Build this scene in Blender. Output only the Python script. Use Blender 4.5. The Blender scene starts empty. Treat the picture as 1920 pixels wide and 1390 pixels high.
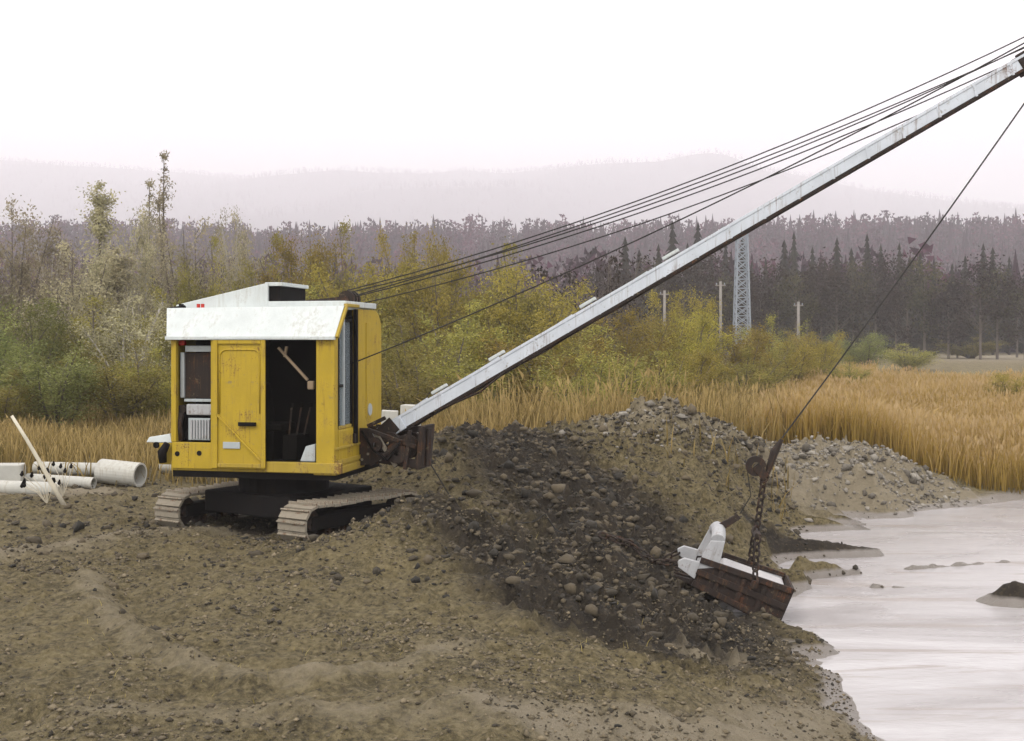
import bpy, bmesh, math, random
import numpy as np
from mathutils import Vector, Matrix
R = math.radians
random.seed(7)
rng = np.random.default_rng(7)
scene = bpy.context.scene
COL = scene.collection

# ------------------------------------------------------------------ camera, sky, sun, exposure
ZC, FPX, HOR = 3.0, 2200.0, 640.0          # eye height, focal length in photo pixels, horizon row
cam_d = bpy.data.cameras.new("camera"); cam = bpy.data.objects.new("camera", cam_d); COL.objects.link(cam)
cam.location = (0, 0, ZC); cam.rotation_euler = (R(90), 0, 0)
cam_d.sensor_width = 36.0; cam_d.lens = FPX / 1920 * 36.0; cam_d.shift_y = -(695 - HOR) / 1920
cam_d.clip_start = 0.1; cam_d.clip_end = 12000
scene.camera = cam

SUN_EL, SUN_AZ = R(48), R(215)             # azimuth from +Y clockwise: from behind the camera, to the left
world = bpy.data.worlds.new("World"); scene.world = world; world.use_nodes = True
wn = world.node_tree.nodes; wl = world.node_tree.links; wn.clear()
w_out = wn.new("ShaderNodeOutputWorld"); w_bg = wn.new("ShaderNodeBackground"); w_mix = wn.new("ShaderNodeMixRGB")
w_sky = wn.new("ShaderNodeTexSky"); w_sky.sky_type = 'NISHITA'; w_sky.sun_disc = False
w_sky.sun_elevation = SUN_EL; w_sky.sun_rotation = SUN_AZ; w_sky.dust_density = 6.0; w_sky.air_density = 1.5
w_mix.inputs[0].default_value = 0.9; w_mix.inputs[2].default_value = (17.6, 17.5, 17.3, 1)   # even cloud cover over the sky
w_bg.inputs[1].default_value = 0.1
wl.new(w_sky.outputs[0], w_mix.inputs[1]); wl.new(w_mix.outputs[0], w_bg.inputs[0]); wl.new(w_bg.outputs[0], w_out.inputs[0])
sun_d = bpy.data.lights.new("sun", 'SUN'); sun = bpy.data.objects.new("sun", sun_d); COL.objects.link(sun)
sun_d.energy = 1.3; sun_d.angle = R(14); sun_d.color = (1.0, 0.96, 0.9)
sd = Vector((math.sin(SUN_AZ) * math.cos(SUN_EL), math.cos(SUN_AZ) * math.cos(SUN_EL), math.sin(SUN_EL)))
sun.rotation_euler = sd.to_track_quat('Z', 'Y').to_euler()
scene.render.engine = 'CYCLES'
scene.view_settings.view_transform = 'Standard'; scene.view_settings.look = 'None'
scene.view_settings.exposure = 0.2; scene.view_settings.gamma = 1.0; scene.view_settings.use_curve_mapping = False
scene.cycles.use_denoising = True
scene.cycles.max_bounces = 8; scene.cycles.diffuse_bounces = 3; scene.cycles.glossy_bounces = 3
scene.cycles.transparent_max_bounces = 8; scene.cycles.volume_bounces = 6
scene.cycles.sample_clamp_indirect = 6.0

# ------------------------------------------------------------------ helpers
def at(u, v, y):
    """point seen at photo pixel (u, v) standing y metres away"""
    return Vector(((u - 960) / FPX * y, y, ZC + (HOR - v) / FPX * y))

def tag(o, label=None, cat=None, group=None, kind=None):
    if label: o["label"] = label
    if cat: o["category"] = cat
    if group: o["group"] = group
    if kind: o["kind"] = kind
    return o

def mesh_np(name, v, f, mat=None, var=None, smooth=False):
    v = np.asarray(v, dtype=np.float32); f = np.asarray(f, dtype=np.int32)
    me = bpy.data.meshes.new(name); k = f.shape[1]
    me.vertices.add(len(v)); me.vertices.foreach_set("co", v.ravel())
    me.loops.add(f.size); me.loops.foreach_set("vertex_index", f.ravel())
    me.polygons.add(len(f)); me.polygons.foreach_set("loop_start", np.arange(0, f.size, k, dtype=np.int32))
    me.update(calc_edges=True)
    if smooth: me.polygons.foreach_set("use_smooth", np.ones(len(f), dtype=bool))
    for an, av in (var or {}).items():
        a = me.attributes.new(an, 'FLOAT', 'POINT'); a.data.foreach_set("value", np.asarray(av, dtype=np.float32))
    if mat: me.materials.append(mat)
    return me

def link(name, me, parent=None, loc=None, rot=None):
    o = bpy.data.objects.new(name, me); COL.objects.link(o)
    if parent is not None: o.parent = parent
    if loc is not None: o.location = loc
    if rot is not None: o.rotation_euler = rot
    return o

def empty(name, loc=(0, 0, 0), rot=(0, 0, 0)):
    o = bpy.data.objects.new(name, None); COL.objects.link(o); o.location = loc; o.rotation_euler = rot
    o.empty_display_size = 0.2
    return o

class MB:
    def __init__(s): s.v = []; s.f = []
    def add(s, vs, fs):
        b = len(s.v); s.v += [tuple(p) for p in vs]; s.f += [tuple(b + i for i in q) for q in fs]; return s
    def box(s, x0, x1, y0, y1, z0, z1):
        return s.add([(x0,y0,z0),(x1,y0,z0),(x1,y1,z0),(x0,y1,z0),(x0,y0,z1),(x1,y0,z1),(x1,y1,z1),(x0,y1,z1)],
            [(0,3,2,1),(4,5,6,7),(0,1,5,4),(1,2,6,5),(2,3,7,6),(3,0,4,7)])
    def hexa(s, p):     # 8 corners, bottom ring then top ring
        return s.add(p, [(0,3,2,1),(4,5,6,7),(0,1,5,4),(1,2,6,5),(2,3,7,6),(3,0,4,7)])
    def bar(s, a, b, w, h=None, up=(0, 0, 1)):
        a, b = Vector(a), Vector(b); h = h or w; d = (b - a).normalized(); u = Vector(up)
        if abs(d.dot(u)) > 0.98: u = Vector((1, 0, 0))
        sx = d.cross(u).normalized(); sy = sx.cross(d).normalized(); c = []
        for p in (a, b):
            for i, j in ((-1,-1),(1,-1),(1,1),(-1,1)): c.append(p + sx * (i * w / 2) + sy * (j * h / 2))
        return s.hexa(c)
    def tube(s, pts, r, n=6, cap=True):
        pts = [Vector(p) for p in pts]; rs = r if isinstance(r, (list, tuple)) else [r] * len(pts); b = len(s.v); prev = None
        for i, p in enumerate(pts):
            d = (pts[min(i + 1, len(pts) - 1)] - pts[max(i - 1, 0)]).normalized()
            u = Vector((0, 0, 1)) if abs(d.z) < 0.95 else Vector((1, 0, 0))
            if prev is not None: u = prev
            sx = d.cross(u).normalized(); sy = sx.cross(d).normalized(); prev = sy
            for k in range(n):
                t = 2 * math.pi * k / n; s.v.append(tuple(p + sx * (math.cos(t) * rs[i]) + sy * (math.sin(t) * rs[i])))
        for i in range(len(pts) - 1):
            for k in range(n):
                a = b + i * n + k; c = b + i * n + (k + 1) % n; s.f.append((a, c, c + n, a + n))
        if cap:
            s.f.append(tuple(b + k for k in range(n))[::-1]); s.f.append(tuple(b + (len(pts) - 1) * n + k for k in range(n)))
        return s
    def prism(s, poly, axis, a, b):   # polygon in the plane across `axis`, extruded from a to b
        def P(q, t): return {'x': (t, q[0], q[1]), 'y': (q[0], t, q[1]), 'z': (q[0], q[1], t)}[axis]
        n = len(poly)
        return s.add([P(q, a) for q in poly] + [P(q, b) for q in poly],
            [tuple(range(n))[::-1], tuple(range(n, 2 * n))] + [(i, (i + 1) % n, n + (i + 1) % n, n + i) for i in range(n)])
    def ring(s, c, axis, ro, ri, w, n=24):   # annular wheel
        c = Vector(c); b = len(s.v)
        for t in (-w / 2, w / 2):
            for r in (ro, ri):
                for k in range(n):
                    a = 2 * math.pi * k / n; q = (math.cos(a) * r, math.sin(a) * r)
                    s.v.append(tuple(c + Vector({'x': (t, q[0], q[1]), 'y': (q[0], t, q[1]), 'z': (q[0], q[1], t)}[axis])))
        for k in range(n):
            j = (k + 1) % n; o0, i0, o1, i1 = b, b + n, b + 2 * n, b + 3 * n
            s.f += [(o0+k, o0+j, i0+j, i0+k), (o1+k, i1+k, i1+j, o1+j), (o0+k, o1+k, o1+j, o0+j), (i0+k, i0+j, i1+j, i1+k)]
        return s
    def mesh(s, name, mat, bevel=0, smooth=False):
        me = bpy.data.meshes.new(name); me.from_pydata(s.v, [], s.f); me.update()
        bm = bmesh.new(); bm.from_mesh(me); bmesh.ops.recalc_face_normals(bm, faces=bm.faces)
        if bevel: bmesh.ops.bevel(bm, geom=[e for e in bm.edges if len(e.link_faces) == 2 and e.calc_face_angle(0) > 0.5], offset=bevel, segments=2, affect='EDGES', profile=0.6, clamp_overlap=True)
        bm.to_mesh(me); bm.free()
        if smooth: me.shade_smooth()
        me.materials.append(mat); return me
    def build(s, name, mat, parent=None, bevel=0, smooth=False, loc=None, rot=None):
        return link(name, s.mesh(name, mat, bevel, smooth), parent, loc, rot)

def hash2(ix, iy, seed):
    h = (ix.astype(np.int64) * 374761393 + iy.astype(np.int64) * 668265263 + seed * 1442695041) & 0x7fffffff
    h = ((h ^ (h >> 13)) * 1274126177) & 0x7fffffff
    return ((h ^ (h >> 16)) & 0xffff) / 65535.0
def vnoise(x, y, seed=0):
    ix, iy = np.floor(x), np.floor(y); fx, fy = x - ix, y - iy
    fx = fx * fx * (3 - 2 * fx); fy = fy * fy * (3 - 2 * fy)
    a, b, c, d = hash2(ix, iy, seed), hash2(ix + 1, iy, seed), hash2(ix, iy + 1, seed), hash2(ix + 1, iy + 1, seed)
    return (a + (b - a) * fx) * (1 - fy) + (c + (d - c) * fx) * fy
def fbm(x, y, seed=0, octv=4):
    t, amp, s = 0, 0.5, 0
    for i in range(octv): t = t + amp * vnoise(x * 2 ** i, y * 2 ** i, seed + i); s += amp; amp *= 0.5
    return t / s
def sstep(a, b, x):
    t = np.clip((x - a) / (b - a), 0, 1); return t * t * (3 - 2 * t)

# ------------------------------------------------------------------ materials
def nodes(name):
    m = bpy.data.materials.new(name); m.use_nodes = True; nt = m.node_tree; nt.nodes.clear()
    out = nt.nodes.new("ShaderNodeOutputMaterial"); b = nt.nodes.new("ShaderNodeBsdfPrincipled"); nt.links.new(b.outputs[0], out.inputs[0])
    return m, nt, b, out
def N(nt, t, **kw):
    n = nt.nodes.new(t)
    for k, v in kw.items():
        if k.startswith("i_"): n.inputs[int(k[2:]) if k[2:].isdigit() else k[2:].replace("_", " ")].default_value = v
        else: setattr(n, k, v)
    return n
def noise(nt, scale, detail=5, rough=0.6, coord='Object', dist=0.0, stretch=None):
    tc = N(nt, "ShaderNodeTexCoord"); n = N(nt, "ShaderNodeTexNoise"); src = tc.outputs[coord]
    if stretch:
        mp = N(nt, "ShaderNodeMapping"); mp.inputs['Scale'].default_value = stretch; nt.links.new(src, mp.inputs[0]); src = mp.outputs[0]
    nt.links.new(src, n.inputs['Vector']); n.inputs['Scale'].default_value = scale; n.inputs['Detail'].default_value = detail
    n.inputs['Roughness'].default_value = rough; n.inputs['Distortion'].default_value = dist
    return n.outputs['Fac']
def ramp(nt, src, stops):
    r = N(nt, "ShaderNodeValToRGB"); e = r.color_ramp.elements
    while len(e) < len(stops): e.new(0.5)
    for i, (p, c) in enumerate(stops):
        e[i].position = p; e[i].color = (c, c, c, 1) if isinstance(c, (int, float)) else (*c, 1)
    nt.links.new(src, r.inputs[0]); return r.outputs[0]
def mixc(nt, fac, a, b, mode='MIX'):
    m = N(nt, "ShaderNodeMixRGB", blend_type=mode)
    for i, s in enumerate((fac, a, b)):
        if hasattr(s, 'links'): nt.links.new(s, m.inputs[i])
        elif isinstance(s, (int, float)): m.inputs[i].default_value = s if i == 0 else (s, s, s, 1)
        else: m.inputs[i].default_value = (*s, 1)
    return m.outputs[0]
def bump(nt, b, h, strength=0.4, dist=0.02):
    n = N(nt, "ShaderNodeBump"); n.inputs['Strength'].default_value = strength; n.inputs['Distance'].default_value = dist
    nt.links.new(h, n.inputs['Height']); nt.links.new(n.outputs[0], b.inputs['Normal'])

def paint(name, col, dirt=(0.16, 0.12, 0.08), amount=0.5, rough=0.5, rust=0.0, scale=2.5, spec=0.35):
    m, nt, b, _ = nodes(name)
    big = noise(nt, scale, 6, 0.65); streak = noise(nt, 6, 4, 0.6, stretch=(3, 3, 0.35)); fine = noise(nt, 40, 3, 0.6)
    f = mixc(nt, 0.5, big, streak)
    c = mixc(nt, ramp(nt, big, [(0.35, 0.0), (0.7, 1.0)]), tuple(x * 0.86 for x in col), tuple(min(1, x * 1.08) for x in col))
    c = mixc(nt, ramp(nt, f, [(0.52, 0.0), (0.75, amount)]), c, dirt)
    if rust > 0.5:     # rust runs and splashes of dried mud
        run = noise(nt, 16, 3, 0.55, stretch=(1.6, 1.6, 0.10)); c = mixc(nt, ramp(nt, mixc(nt, 0.35, run, big), [(0.55, 0.0), (0.66, 0.55)]), c, (0.11, 0.055, 0.022))
        spl = noise(nt, 9, 6, 0.75); c = mixc(nt, ramp(nt, spl, [(0.60, 0.0), (0.66, 0.6)]), c, (0.17, 0.135, 0.08))
    if rust: c = mixc(nt, ramp(nt, mixc(nt, 0.4, big, fine), [(0.58, 0.0), (0.64, rust)]), c, (0.10, 0.035, 0.015))
    nt.links.new(c, b.inputs['Base Color'])
    nt.links.new(ramp(nt, f, [(0.3, rough), (0.8, min(1, rough + 0.35))]), b.inputs['Roughness'])
    b.inputs['Specular IOR Level'].default_value = spec
    bump(nt, b, mixc(nt, 0.2, big, fine), 0.22, 0.025)
    return m

M = {}
M['yellow'] = paint('yellow_paint', (0.395, 0.27, 0.015), (0.20, 0.14, 0.05), 0.75, 0.5, 0.7)
M['yellow_dull'] = paint('faded_yellow_paint', (0.35, 0.245, 0.03), (0.24, 0.175, 0.08), 0.9, 0.6, 0.7)
M['white'] = paint('white_roof_paint', (0.52, 0.55, 0.545), (0.30, 0.27, 0.22), 0.8, 0.55, 0.15)
M['boom'] = paint('pale_grey_boom_paint', (0.52, 0.55, 0.60), (0.22, 0.18, 0.15), 0.75, 0.5, 0.6, 2.2)
M['grey'] = paint('grey_paint', (0.36, 0.39, 0.40), (0.14, 0.12, 0.10), 0.6, 0.5, 0.3)
M['dark'] = paint('black_metal_and_shade', (0.007, 0.006, 0.006), (0.022, 0.014, 0.008), 0.6, 0.8, spec=0.12)  # dark metal; on chassis and undercarriage the black also paints the shade there
M['inner_shade'] = paint('shade_black_cab_lining', (0.005, 0.0045, 0.004), (0.008, 0.006, 0.004), 0.5, 0.9, spec=0.03)  # near-black puts the shade of cab and engine bay into the colour
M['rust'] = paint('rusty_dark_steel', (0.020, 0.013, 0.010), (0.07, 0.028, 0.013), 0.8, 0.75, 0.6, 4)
M['bucket'] = paint('rusty_bucket_steel', (0.020, 0.012, 0.009), (0.075, 0.034, 0.016), 0.8, 0.7, 0.8, 5)
M['worn'] = paint('worn_bright_steel', (0.36, 0.36, 0.37), (0.13, 0.10, 0.07), 1.0, 0.5, 0.4, 5)
M['slurry'] = paint('pale_wet_slurry', (0.46, 0.44, 0.44), (0.25, 0.21, 0.17), 0.7, 0.35, 0, 6)
M['trackmud'] = paint('dried_mud_on_steel', (0.23, 0.20, 0.155), (0.045, 0.034, 0.021), 1.0, 0.9, 0.85, 7)
M['rope'] = paint('greasy_wire_rope', (0.022, 0.019, 0.016), (0.05, 0.04, 0.03), 0.5, 0.6)
M['concrete'] = paint('pale_concrete', (0.42, 0.41, 0.375), (0.22, 0.185, 0.13), 0.9, 0.9, 0, 2)
M['wood'] = paint('pale_weathered_wood', (0.55, 0.50, 0.40), (0.30, 0.24, 0.16), 0.6, 0.85, 0, 4)
M['pole'] = paint('grey_pole_wood', (0.22, 0.20, 0.18), (0.12, 0.1, 0.09), 0.5, 0.85)
M['galv'] = paint('galvanised_steel', (0.24, 0.27, 0.31), (0.2, 0.2, 0.22), 0.5, 0.6)
M['red'] = paint('red_lamp_plastic', (0.45, 0.03, 0.02), (0.2, 0.03, 0.02), 0.4, 0.4)
M['tan'] = paint('worn_tan_lever', (0.24, 0.175, 0.11), (0.2, 0.15, 0.1), 0.5, 0.6)
m, nt, b, out = nodes('cab_glass')
b.inputs['Base Color'].default_value = (0.55, 0.62, 0.66, 1); b.inputs['Roughness'].default_value = 0.08
b.inputs['Transmission Weight'].default_value = 0.85; b.inputs['IOR'].default_value = 1.1; b.inputs['Specular IOR Level'].default_value = 1.0
M['glass'] = m

def leafmat(name, stops, trans=0.38):
    m, nt, b, out = nodes(name)
    at_ = N(nt, "ShaderNodeAttribute", attribute_name="var"); oi = N(nt, "ShaderNodeObjectInfo")
    c = ramp(nt, at_.outputs['Fac'], stops)
    hs = N(nt, "ShaderNodeHueSaturation"); mr = N(nt, "ShaderNodeMapRange"); mr.inputs['To Min'].default_value = 0.72; mr.inputs['To Max'].default_value = 1.25
    nt.links.new(oi.outputs['Random'], mr.inputs[0]); nt.links.new(mr.outputs[0], hs.inputs['Value'])
    mh = N(nt, "ShaderNodeMapRange"); mh.inputs['To Min'].default_value = 0.485; mh.inputs['To Max'].default_value = 0.515
    nt.links.new(oi.outputs['Random'], mh.inputs[0]); nt.links.new(mh.outputs[0], hs.inputs['Hue'])
    nt.links.new(c, hs.inputs['Color']); nt.links.new(hs.outputs[0], b.inputs['Base Color'])
    b.inputs['Roughness'].default_value = 0.7; b.inputs['Specular IOR Level'].default_value = 0.2
    tr = N(nt, "ShaderNodeBsdfTranslucent"); nt.links.new(hs.outputs[0], tr.inputs[0])
    mx = N(nt, "ShaderNodeMixShader"); mx.inputs[0].default_value = trans
    nt.links.new(b.outputs[0], mx.inputs[1]); nt.links.new(tr.outputs[0], mx.inputs[2]); nt.links.new(mx.outputs[0], out.inputs[0])
    return m
M['leaf_olive'] = leafmat('olive_willow_leaves', [(0, (0.124, 0.117, 0.033)), (0.5, (0.265, 0.234, 0.056)), (1, (0.476, 0.396, 0.101))])
M['leaf_yellow'] = leafmat('yellowing_willow_leaves', [(0, (0.129, 0.109, 0.025)), (0.5, (0.285, 0.231, 0.044)), (1, (0.465, 0.365, 0.079))])
M['leaf_grey'] = leafmat('grey_green_willow_leaves', [(0, (0.160, 0.140, 0.092)), (0.5, (0.318, 0.282, 0.176)), (1, (0.539, 0.469, 0.301))])
M['leaf_green'] = leafmat('green_willow_leaves', [(0, (0.097, 0.114, 0.034)), (0.5, (0.214, 0.228, 0.070)), (1, (0.426, 0.422, 0.154))])
M['leaf_dark'] = leafmat('dark_evergreen_needles', [(0, (0.006, 0.006, 0.003)), (0.6, (0.014, 0.011, 0.005)), (1, (0.028, 0.022, 0.011))], 0.1)
M['leaf_brown'] = leafmat('brown_bare_crown', [(0, (0.014, 0.008, 0.006)), (0.5, (0.029, 0.018, 0.012)), (1, (0.049, 0.032, 0.020))], 0.15)
M['leaf_far'] = leafmat('far_forest_crowns', [(0, (0.020, 0.005, 0.012)), (0.5, (0.048, 0.012, 0.027)), (0.85, (0.090, 0.023, 0.047)), (1, (0.138, 0.039, 0.066))], 0.1)
M['reed'] = leafmat('golden_reeds', [(0, (0.111, 0.069, 0.014)), (0.3, (0.266, 0.161, 0.036)), (0.65, (0.342, 0.214, 0.077)), (1, (0.384, 0.260, 0.148))])
M['grass'] = leafmat('dry_olive_grass', [(0, (0.110, 0.087, 0.026)), (0.5, (0.263, 0.194, 0.061)), (1, (0.459, 0.348, 0.138))])
M['leaf_dkolive'] = leafmat('dark_olive_leaves', [(0, (0.024, 0.022, 0.011)), (0.5, (0.060, 0.054, 0.024)), (1, (0.104, 0.092, 0.040))])
M['bark'] = paint('grey_brown_bark', (0.11, 0.09, 0.075), (0.05, 0.04, 0.03), 0.6, 0.9)
M['palebark'] = paint('pale_birch_bark', (0.38, 0.35, 0.32), (0.10, 0.09, 0.08), 0.7, 0.9)

def dirt_mat():
    m, nt, b, out = nodes('excavated_earth')
    big = noise(nt, 0.22, 4, 0.6); mid = noise(nt, 1.6, 6, 0.65, dist=0.3); fine = noise(nt, 14, 6, 0.7); grit = noise(nt, 60, 3, 0.7)
    dry = mixc(nt, ramp(nt, mid, [(0.3, 0), (0.7, 1)]), (0.074, 0.057, 0.024), (0.176, 0.138, 0.062))
    dry = mixc(nt, ramp(nt, fine, [(0.48, 0.0), (0.66, 0.75)]), dry, (0.27, 0.215, 0.115))
    dry = mixc(nt, ramp(nt, fine, [(0.34, 0.9), (0.46, 0.0)]), dry, (0.026, 0.019, 0.010))
    damp_shade = mixc(nt, ramp(nt, mid, [(0.3, 0), (0.75, 1)]), (0.010, 0.007, 0.004), (0.046, 0.033, 0.019))
    damp_shade = mixc(nt, ramp(nt, fine, [(0.52, 0.0), (0.70, 0.6)]), damp_shade, (0.115, 0.087, 0.05))
    av = N(nt, "ShaderNodeAttribute", attribute_name="damp_shade"); ap = N(nt, "ShaderNodeAttribute", attribute_name="pale"); aw = N(nt, "ShaderNodeAttribute", attribute_name="wet")
    ag = N(nt, "ShaderNodeAttribute", attribute_name="turf"); af = N(nt, "ShaderNodeAttribute", attribute_name="wooded")
    def edge(a, n_, w=0.35):    # break a painted area up along noise
        s = N(nt, "ShaderNodeMath", operation='ADD'); nt.links.new(a, s.inputs[0])
        q = N(nt, "ShaderNodeMath", operation='MULTIPLY_ADD'); nt.links.new(n_, q.inputs[0]); q.inputs[1].default_value = 2 * w; q.inputs[2].default_value = -w
        nt.links.new(q.outputs[0], s.inputs[1]); return ramp(nt, s.outputs[0], [(0.3, 0), (0.7, 1)])
    c = mixc(nt, edge(av.outputs['Fac'], mid), dry, damp_shade)
    sand = mixc(nt, fine, (0.185, 0.150, 0.095), (0.32, 0.27, 0.19))
    c = mixc(nt, edge(ap.outputs['Fac'], mid, 0.5), c, sand)
    c = mixc(nt, edge(ag.outputs['Fac'], mid, 0.5), c, mixc(nt, fine, (0.10, 0.085, 0.035), (0.24, 0.19, 0.08)))
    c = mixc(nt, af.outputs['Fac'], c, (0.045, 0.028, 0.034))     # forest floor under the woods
    wet = mixc(nt, mid, (0.24, 0.205, 0.175), (0.36, 0.325, 0.30))
    wf = edge(aw.outputs['Fac'], mid, 0.25)
    c = mixc(nt, wf, c, wet)
    nt.links.new(c, b.inputs['Base Color'])
    nt.links.new(ramp(nt, wf, [(0.2, 0.95), (1.0, 0.38)]), b.inputs['Roughness'])
    b.inputs['Specular IOR Level'].default_value = 0.4
    h = mixc(nt, 0.35, mixc(nt, 0.4, mid, fine), grit)
    bump(nt, b, h, 1.0, 0.16)
    return m
M['dirt'] = dirt_mat()
def clod_mat(name, c0, c1):
    m, nt, b, out = nodes(name)
    a = N(nt, "ShaderNodeAttribute", attribute_name="var"); n = noise(nt, 25, 4, 0.7)
    c = mixc(nt, a.outputs['Fac'], c0, c1); c = mixc(nt, n, c, mixc(nt, 0.5, c, 0.02), 'MIX')
    nt.links.new(c, b.inputs['Base Color']); b.inputs['Roughness'].default_value = 0.95; bump(nt, b, n, 0.5, 0.03)
    return m
M['clod'] = clod_mat('earth_clods', (0.009, 0.007, 0.004), (0.125, 0.095, 0.055))
M['crumb'] = clod_mat('dry_crumbs', (0.030, 0.023, 0.013), (0.26, 0.205, 0.125))
M['rubble'] = clod_mat('pale_rubble', (0.08, 0.066, 0.048), (0.36, 0.325, 0.275))
def water_mat():
    m, nt, b, out = nodes('muddy_water')
    n1 = noise(nt, 0.5, 5, 0.6, dist=0.6, stretch=(0.5, 1.4, 1)); n2 = noise(nt, 3.0, 5, 0.6, stretch=(0.8, 1.3, 1)); n3 = noise(nt, 14, 3, 0.6, stretch=(0.5, 1.5, 1))
    c = mixc(nt, ramp(nt, n1, [(0.35, 0), (0.65, 1)]), (0.25, 0.228, 0.225), (0.42, 0.40, 0.402))
    n4 = noise(nt, 0.9, 6, 0.7, dist=1.2, stretch=(0.22, 1.9, 1)); c = mixc(nt, ramp(nt, n4, [(0.54, 0), (0.66, 0.75)]), c, (0.24, 0.20, 0.175))
    nt.links.new(c, b.inputs['Base Color'])
    nt.links.new(ramp(nt, n1, [(0.35, 0.32), (0.7, 0.14)]), b.inputs['Roughness'])
    b.inputs['IOR'].default_value = 1.33; b.inputs['Specular IOR Level'].default_value = 0.6
    bump(nt, b, mixc(nt, 0.15, mixc(nt, 0.5, n1, n2), n3), 0.5, 0.05)
    return m
M['water'] = water_mat()

# ------------------------------------------------------------------ ground
WZ = -1.2                                   # water level of the flooded pit
ctrl = []
def C(u, v, y): p = at(u, v, y); ctrl.append((p.x, p.y, p.z))
def W(x, y, z): ctrl.append((x, y, z))
# foreground
for u, v, y in ((-100,1390,8.9),(200,1390,8.85),(500,1390,8.8),(800,1390,8.9),(1000,1390,9.2),(1250,1390,9.8),(1450,1390,10.6),(1640,1385,12.3),
    (0,1200,11.8),(300,1200,11.8),(600,1200,11.9),(850,1190,12.2),(0,1050,16.0),(250,1060,15.8),(450,1070,15.4),(650,1090,14.6),
    (900,1300,10.2),(1100,1300,10.8),(1250,1300,11.4),(1450,1300,12.4),(1550,1325,12.9),(1525,1268,14.2),(1440,1215,15.4),
    (1120,1225,12.4),(1250,1220,13.4),(1350,1225,14.2)): C(u, v, y)
# left field towards the pipes and the stand of the machine
for u, v, y in ((-150,1000,18),(100,985,18.6),(200,945,20.5),(0,930,22.8),(230,912,24),(420,905,25.5)): C(u, v, y)
for x, y, z in ((-5.4,18.9,0.06),(-4.4,18.0,0.03),(-3.2,17.1,0.02),(-4.6,20.4,0.08),(-3.2,19.0,0.05),(-2.4,18.6,0.10),(-6.5,20.5,0.08),(-7.5,17,0.05),(-3.5,21.5,0.12),
    (-1.2,20.3,0.30),(-2.3,17.2,0.14)): W(x, y, z)
# spoil mound in front of the near track, ridge running towards the camera
for u, v, y in ((660,990,16.9),(720,955,17.2),(790,942,17.6),(860,962,17.4),(920,1010,16.5),(1000,1085,14.9),(1070,1150,13.7),(780,1040,15.6),(860,1100,14.4)): C(u, v, y)
# slope down to the pit
for u, v, y in ((920,940,20),(1000,1000,18.3),(1080,1060,16.8),(1150,1120,15.8),(1230,1060,17.8),(1300,1130,16.8),(1400,1185,16.6),(1150,980,19.8),(1250,960,21),(1330,1010,20.2),(1400,985,22.4),
    (1440,1040,22.2),(1470,985,25.6)): C(u, v, y)
for x, y in ((2.6,17.9),(3.1,18.3)): W(x, y, -0.95)
# heaps of rubble behind
for u, v, y in ((840,830,22.8),(890,815,23.6),(960,815,24.4),(1040,815,25.2),(1120,800,26),(1200,785,26.6),(1260,772,27),(1330,795,27.4),(1400,835,27.8),(1450,870,28),(1100,880,23.5),(1250,870,24.5),(1380,910,25),(1000,880,22.5),
    (1500,850,30),(1540,838,30.2),(1590,852,30.2),(1650,850,30.4),(1700,875,30.6),(1760,910,30.6),(1560,900,28.6),(1650,910,28.6),(1580,955,28.2),(1700,948,29.0),(1820,940,30.2),(1920,938,31)): C(u, v, y)
for x, y, z in ((-4,26,0.15),(0,28,0.2),(-9,26,0.15),(-14,20,0.15),(-14,10,0.0),(-8,6,0.0),(0,5,0.0),(4,6,-0.4),(8,36,-0.7),(13,36,-0.75),(20,38,-0.75),(3,33,-0.1),(-3,34,0.1),(-12,34,0.2),(8,48,-0.4),(18,48,-0.5),(-6,48,0.15),(-20,48,0.2),(25,28,-0.6),
    (4.9,12.2,-1.55),(4.8,14.4,-1.55),(4.9,16.6,-1.55),(5.4,19,-1.5),(7,22,-1.48),(7.5,25.5,-1.45),(10,28,-1.45),(12,24,-1.5),(10,17,-1.55),(8,12,-1.6),(14,29.3,-1.4),(16,22,-1.5),(14,14,-1.6),(8,8,-1.5),(3.6,17.1,-1.3),(3.95,18.2,-1.5)): W(x, y, z)
ctrl = np.array(ctrl)
def _phi(r): return np.sqrt(r * r + 0.5)
_D = np.hypot(ctrl[:, None, 0] - ctrl[None, :, 0], ctrl[:, None, 1] - ctrl[None, :, 1])
_A = np.block([[_phi(_D) + np.eye(len(ctrl)) * -0.02, np.ones((len(ctrl), 1))], [np.ones((1, len(ctrl))), np.zeros((1, 1))]])
_wts = np.linalg.solve(_A, np.append(ctrl[:, 2], 0))
def near_h(x, y):
    o = np.empty(x.shape)
    for s in range(0, len(x), 40000):
        e = slice(s, s + 40000); d = np.hypot(x[e, None] - ctrl[None, :, 0], y[e, None] - ctrl[None, :, 1])
        o[e] = _phi(d) @ _wts[:-1] + _wts[-1]
    return o
def far_h(x, y):
    hill = 46 * sstep(330, 640, y + 60 * (fbm(x / 160, y * 0 + 3.1, 5, 3) - 0.5)) * (0.78 + 0.45 * fbm(x / 230 + 9, y / 400, 8, 3))
    big = 660 * sstep(1500, 5400, y + 1000 * (fbm(x / 900 + 2.2, y / 1400, 33, 3) - 0.5)) * (0.80 + 0.40 * fbm(x / 1500 + 4.4, y / 3500, 21, 4)) * (1 - 0.25 * sstep(600, 2600, x))
    return -0.2 + 1.0 * sstep(85, 150, y) + hill + big
def arc(x, y, pts, w):
    d = np.full(x.shape, 1e9)
    for (ax, ay), (bx, by) in zip(pts[:-1], pts[1:]):
        vx, vy = bx - ax, by - ay; t = np.clip(((x - ax) * vx + (y - ay) * vy) / (vx * vx + vy * vy), 0, 1)
        d = np.minimum(d, np.hypot(x - ax - t * vx, y - ay - t * vy))
    return np.exp(-(d / w) ** 2)
def px(*uvY): return [(at(u, v, y).x, y) for u, v, y in uvY]
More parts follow.
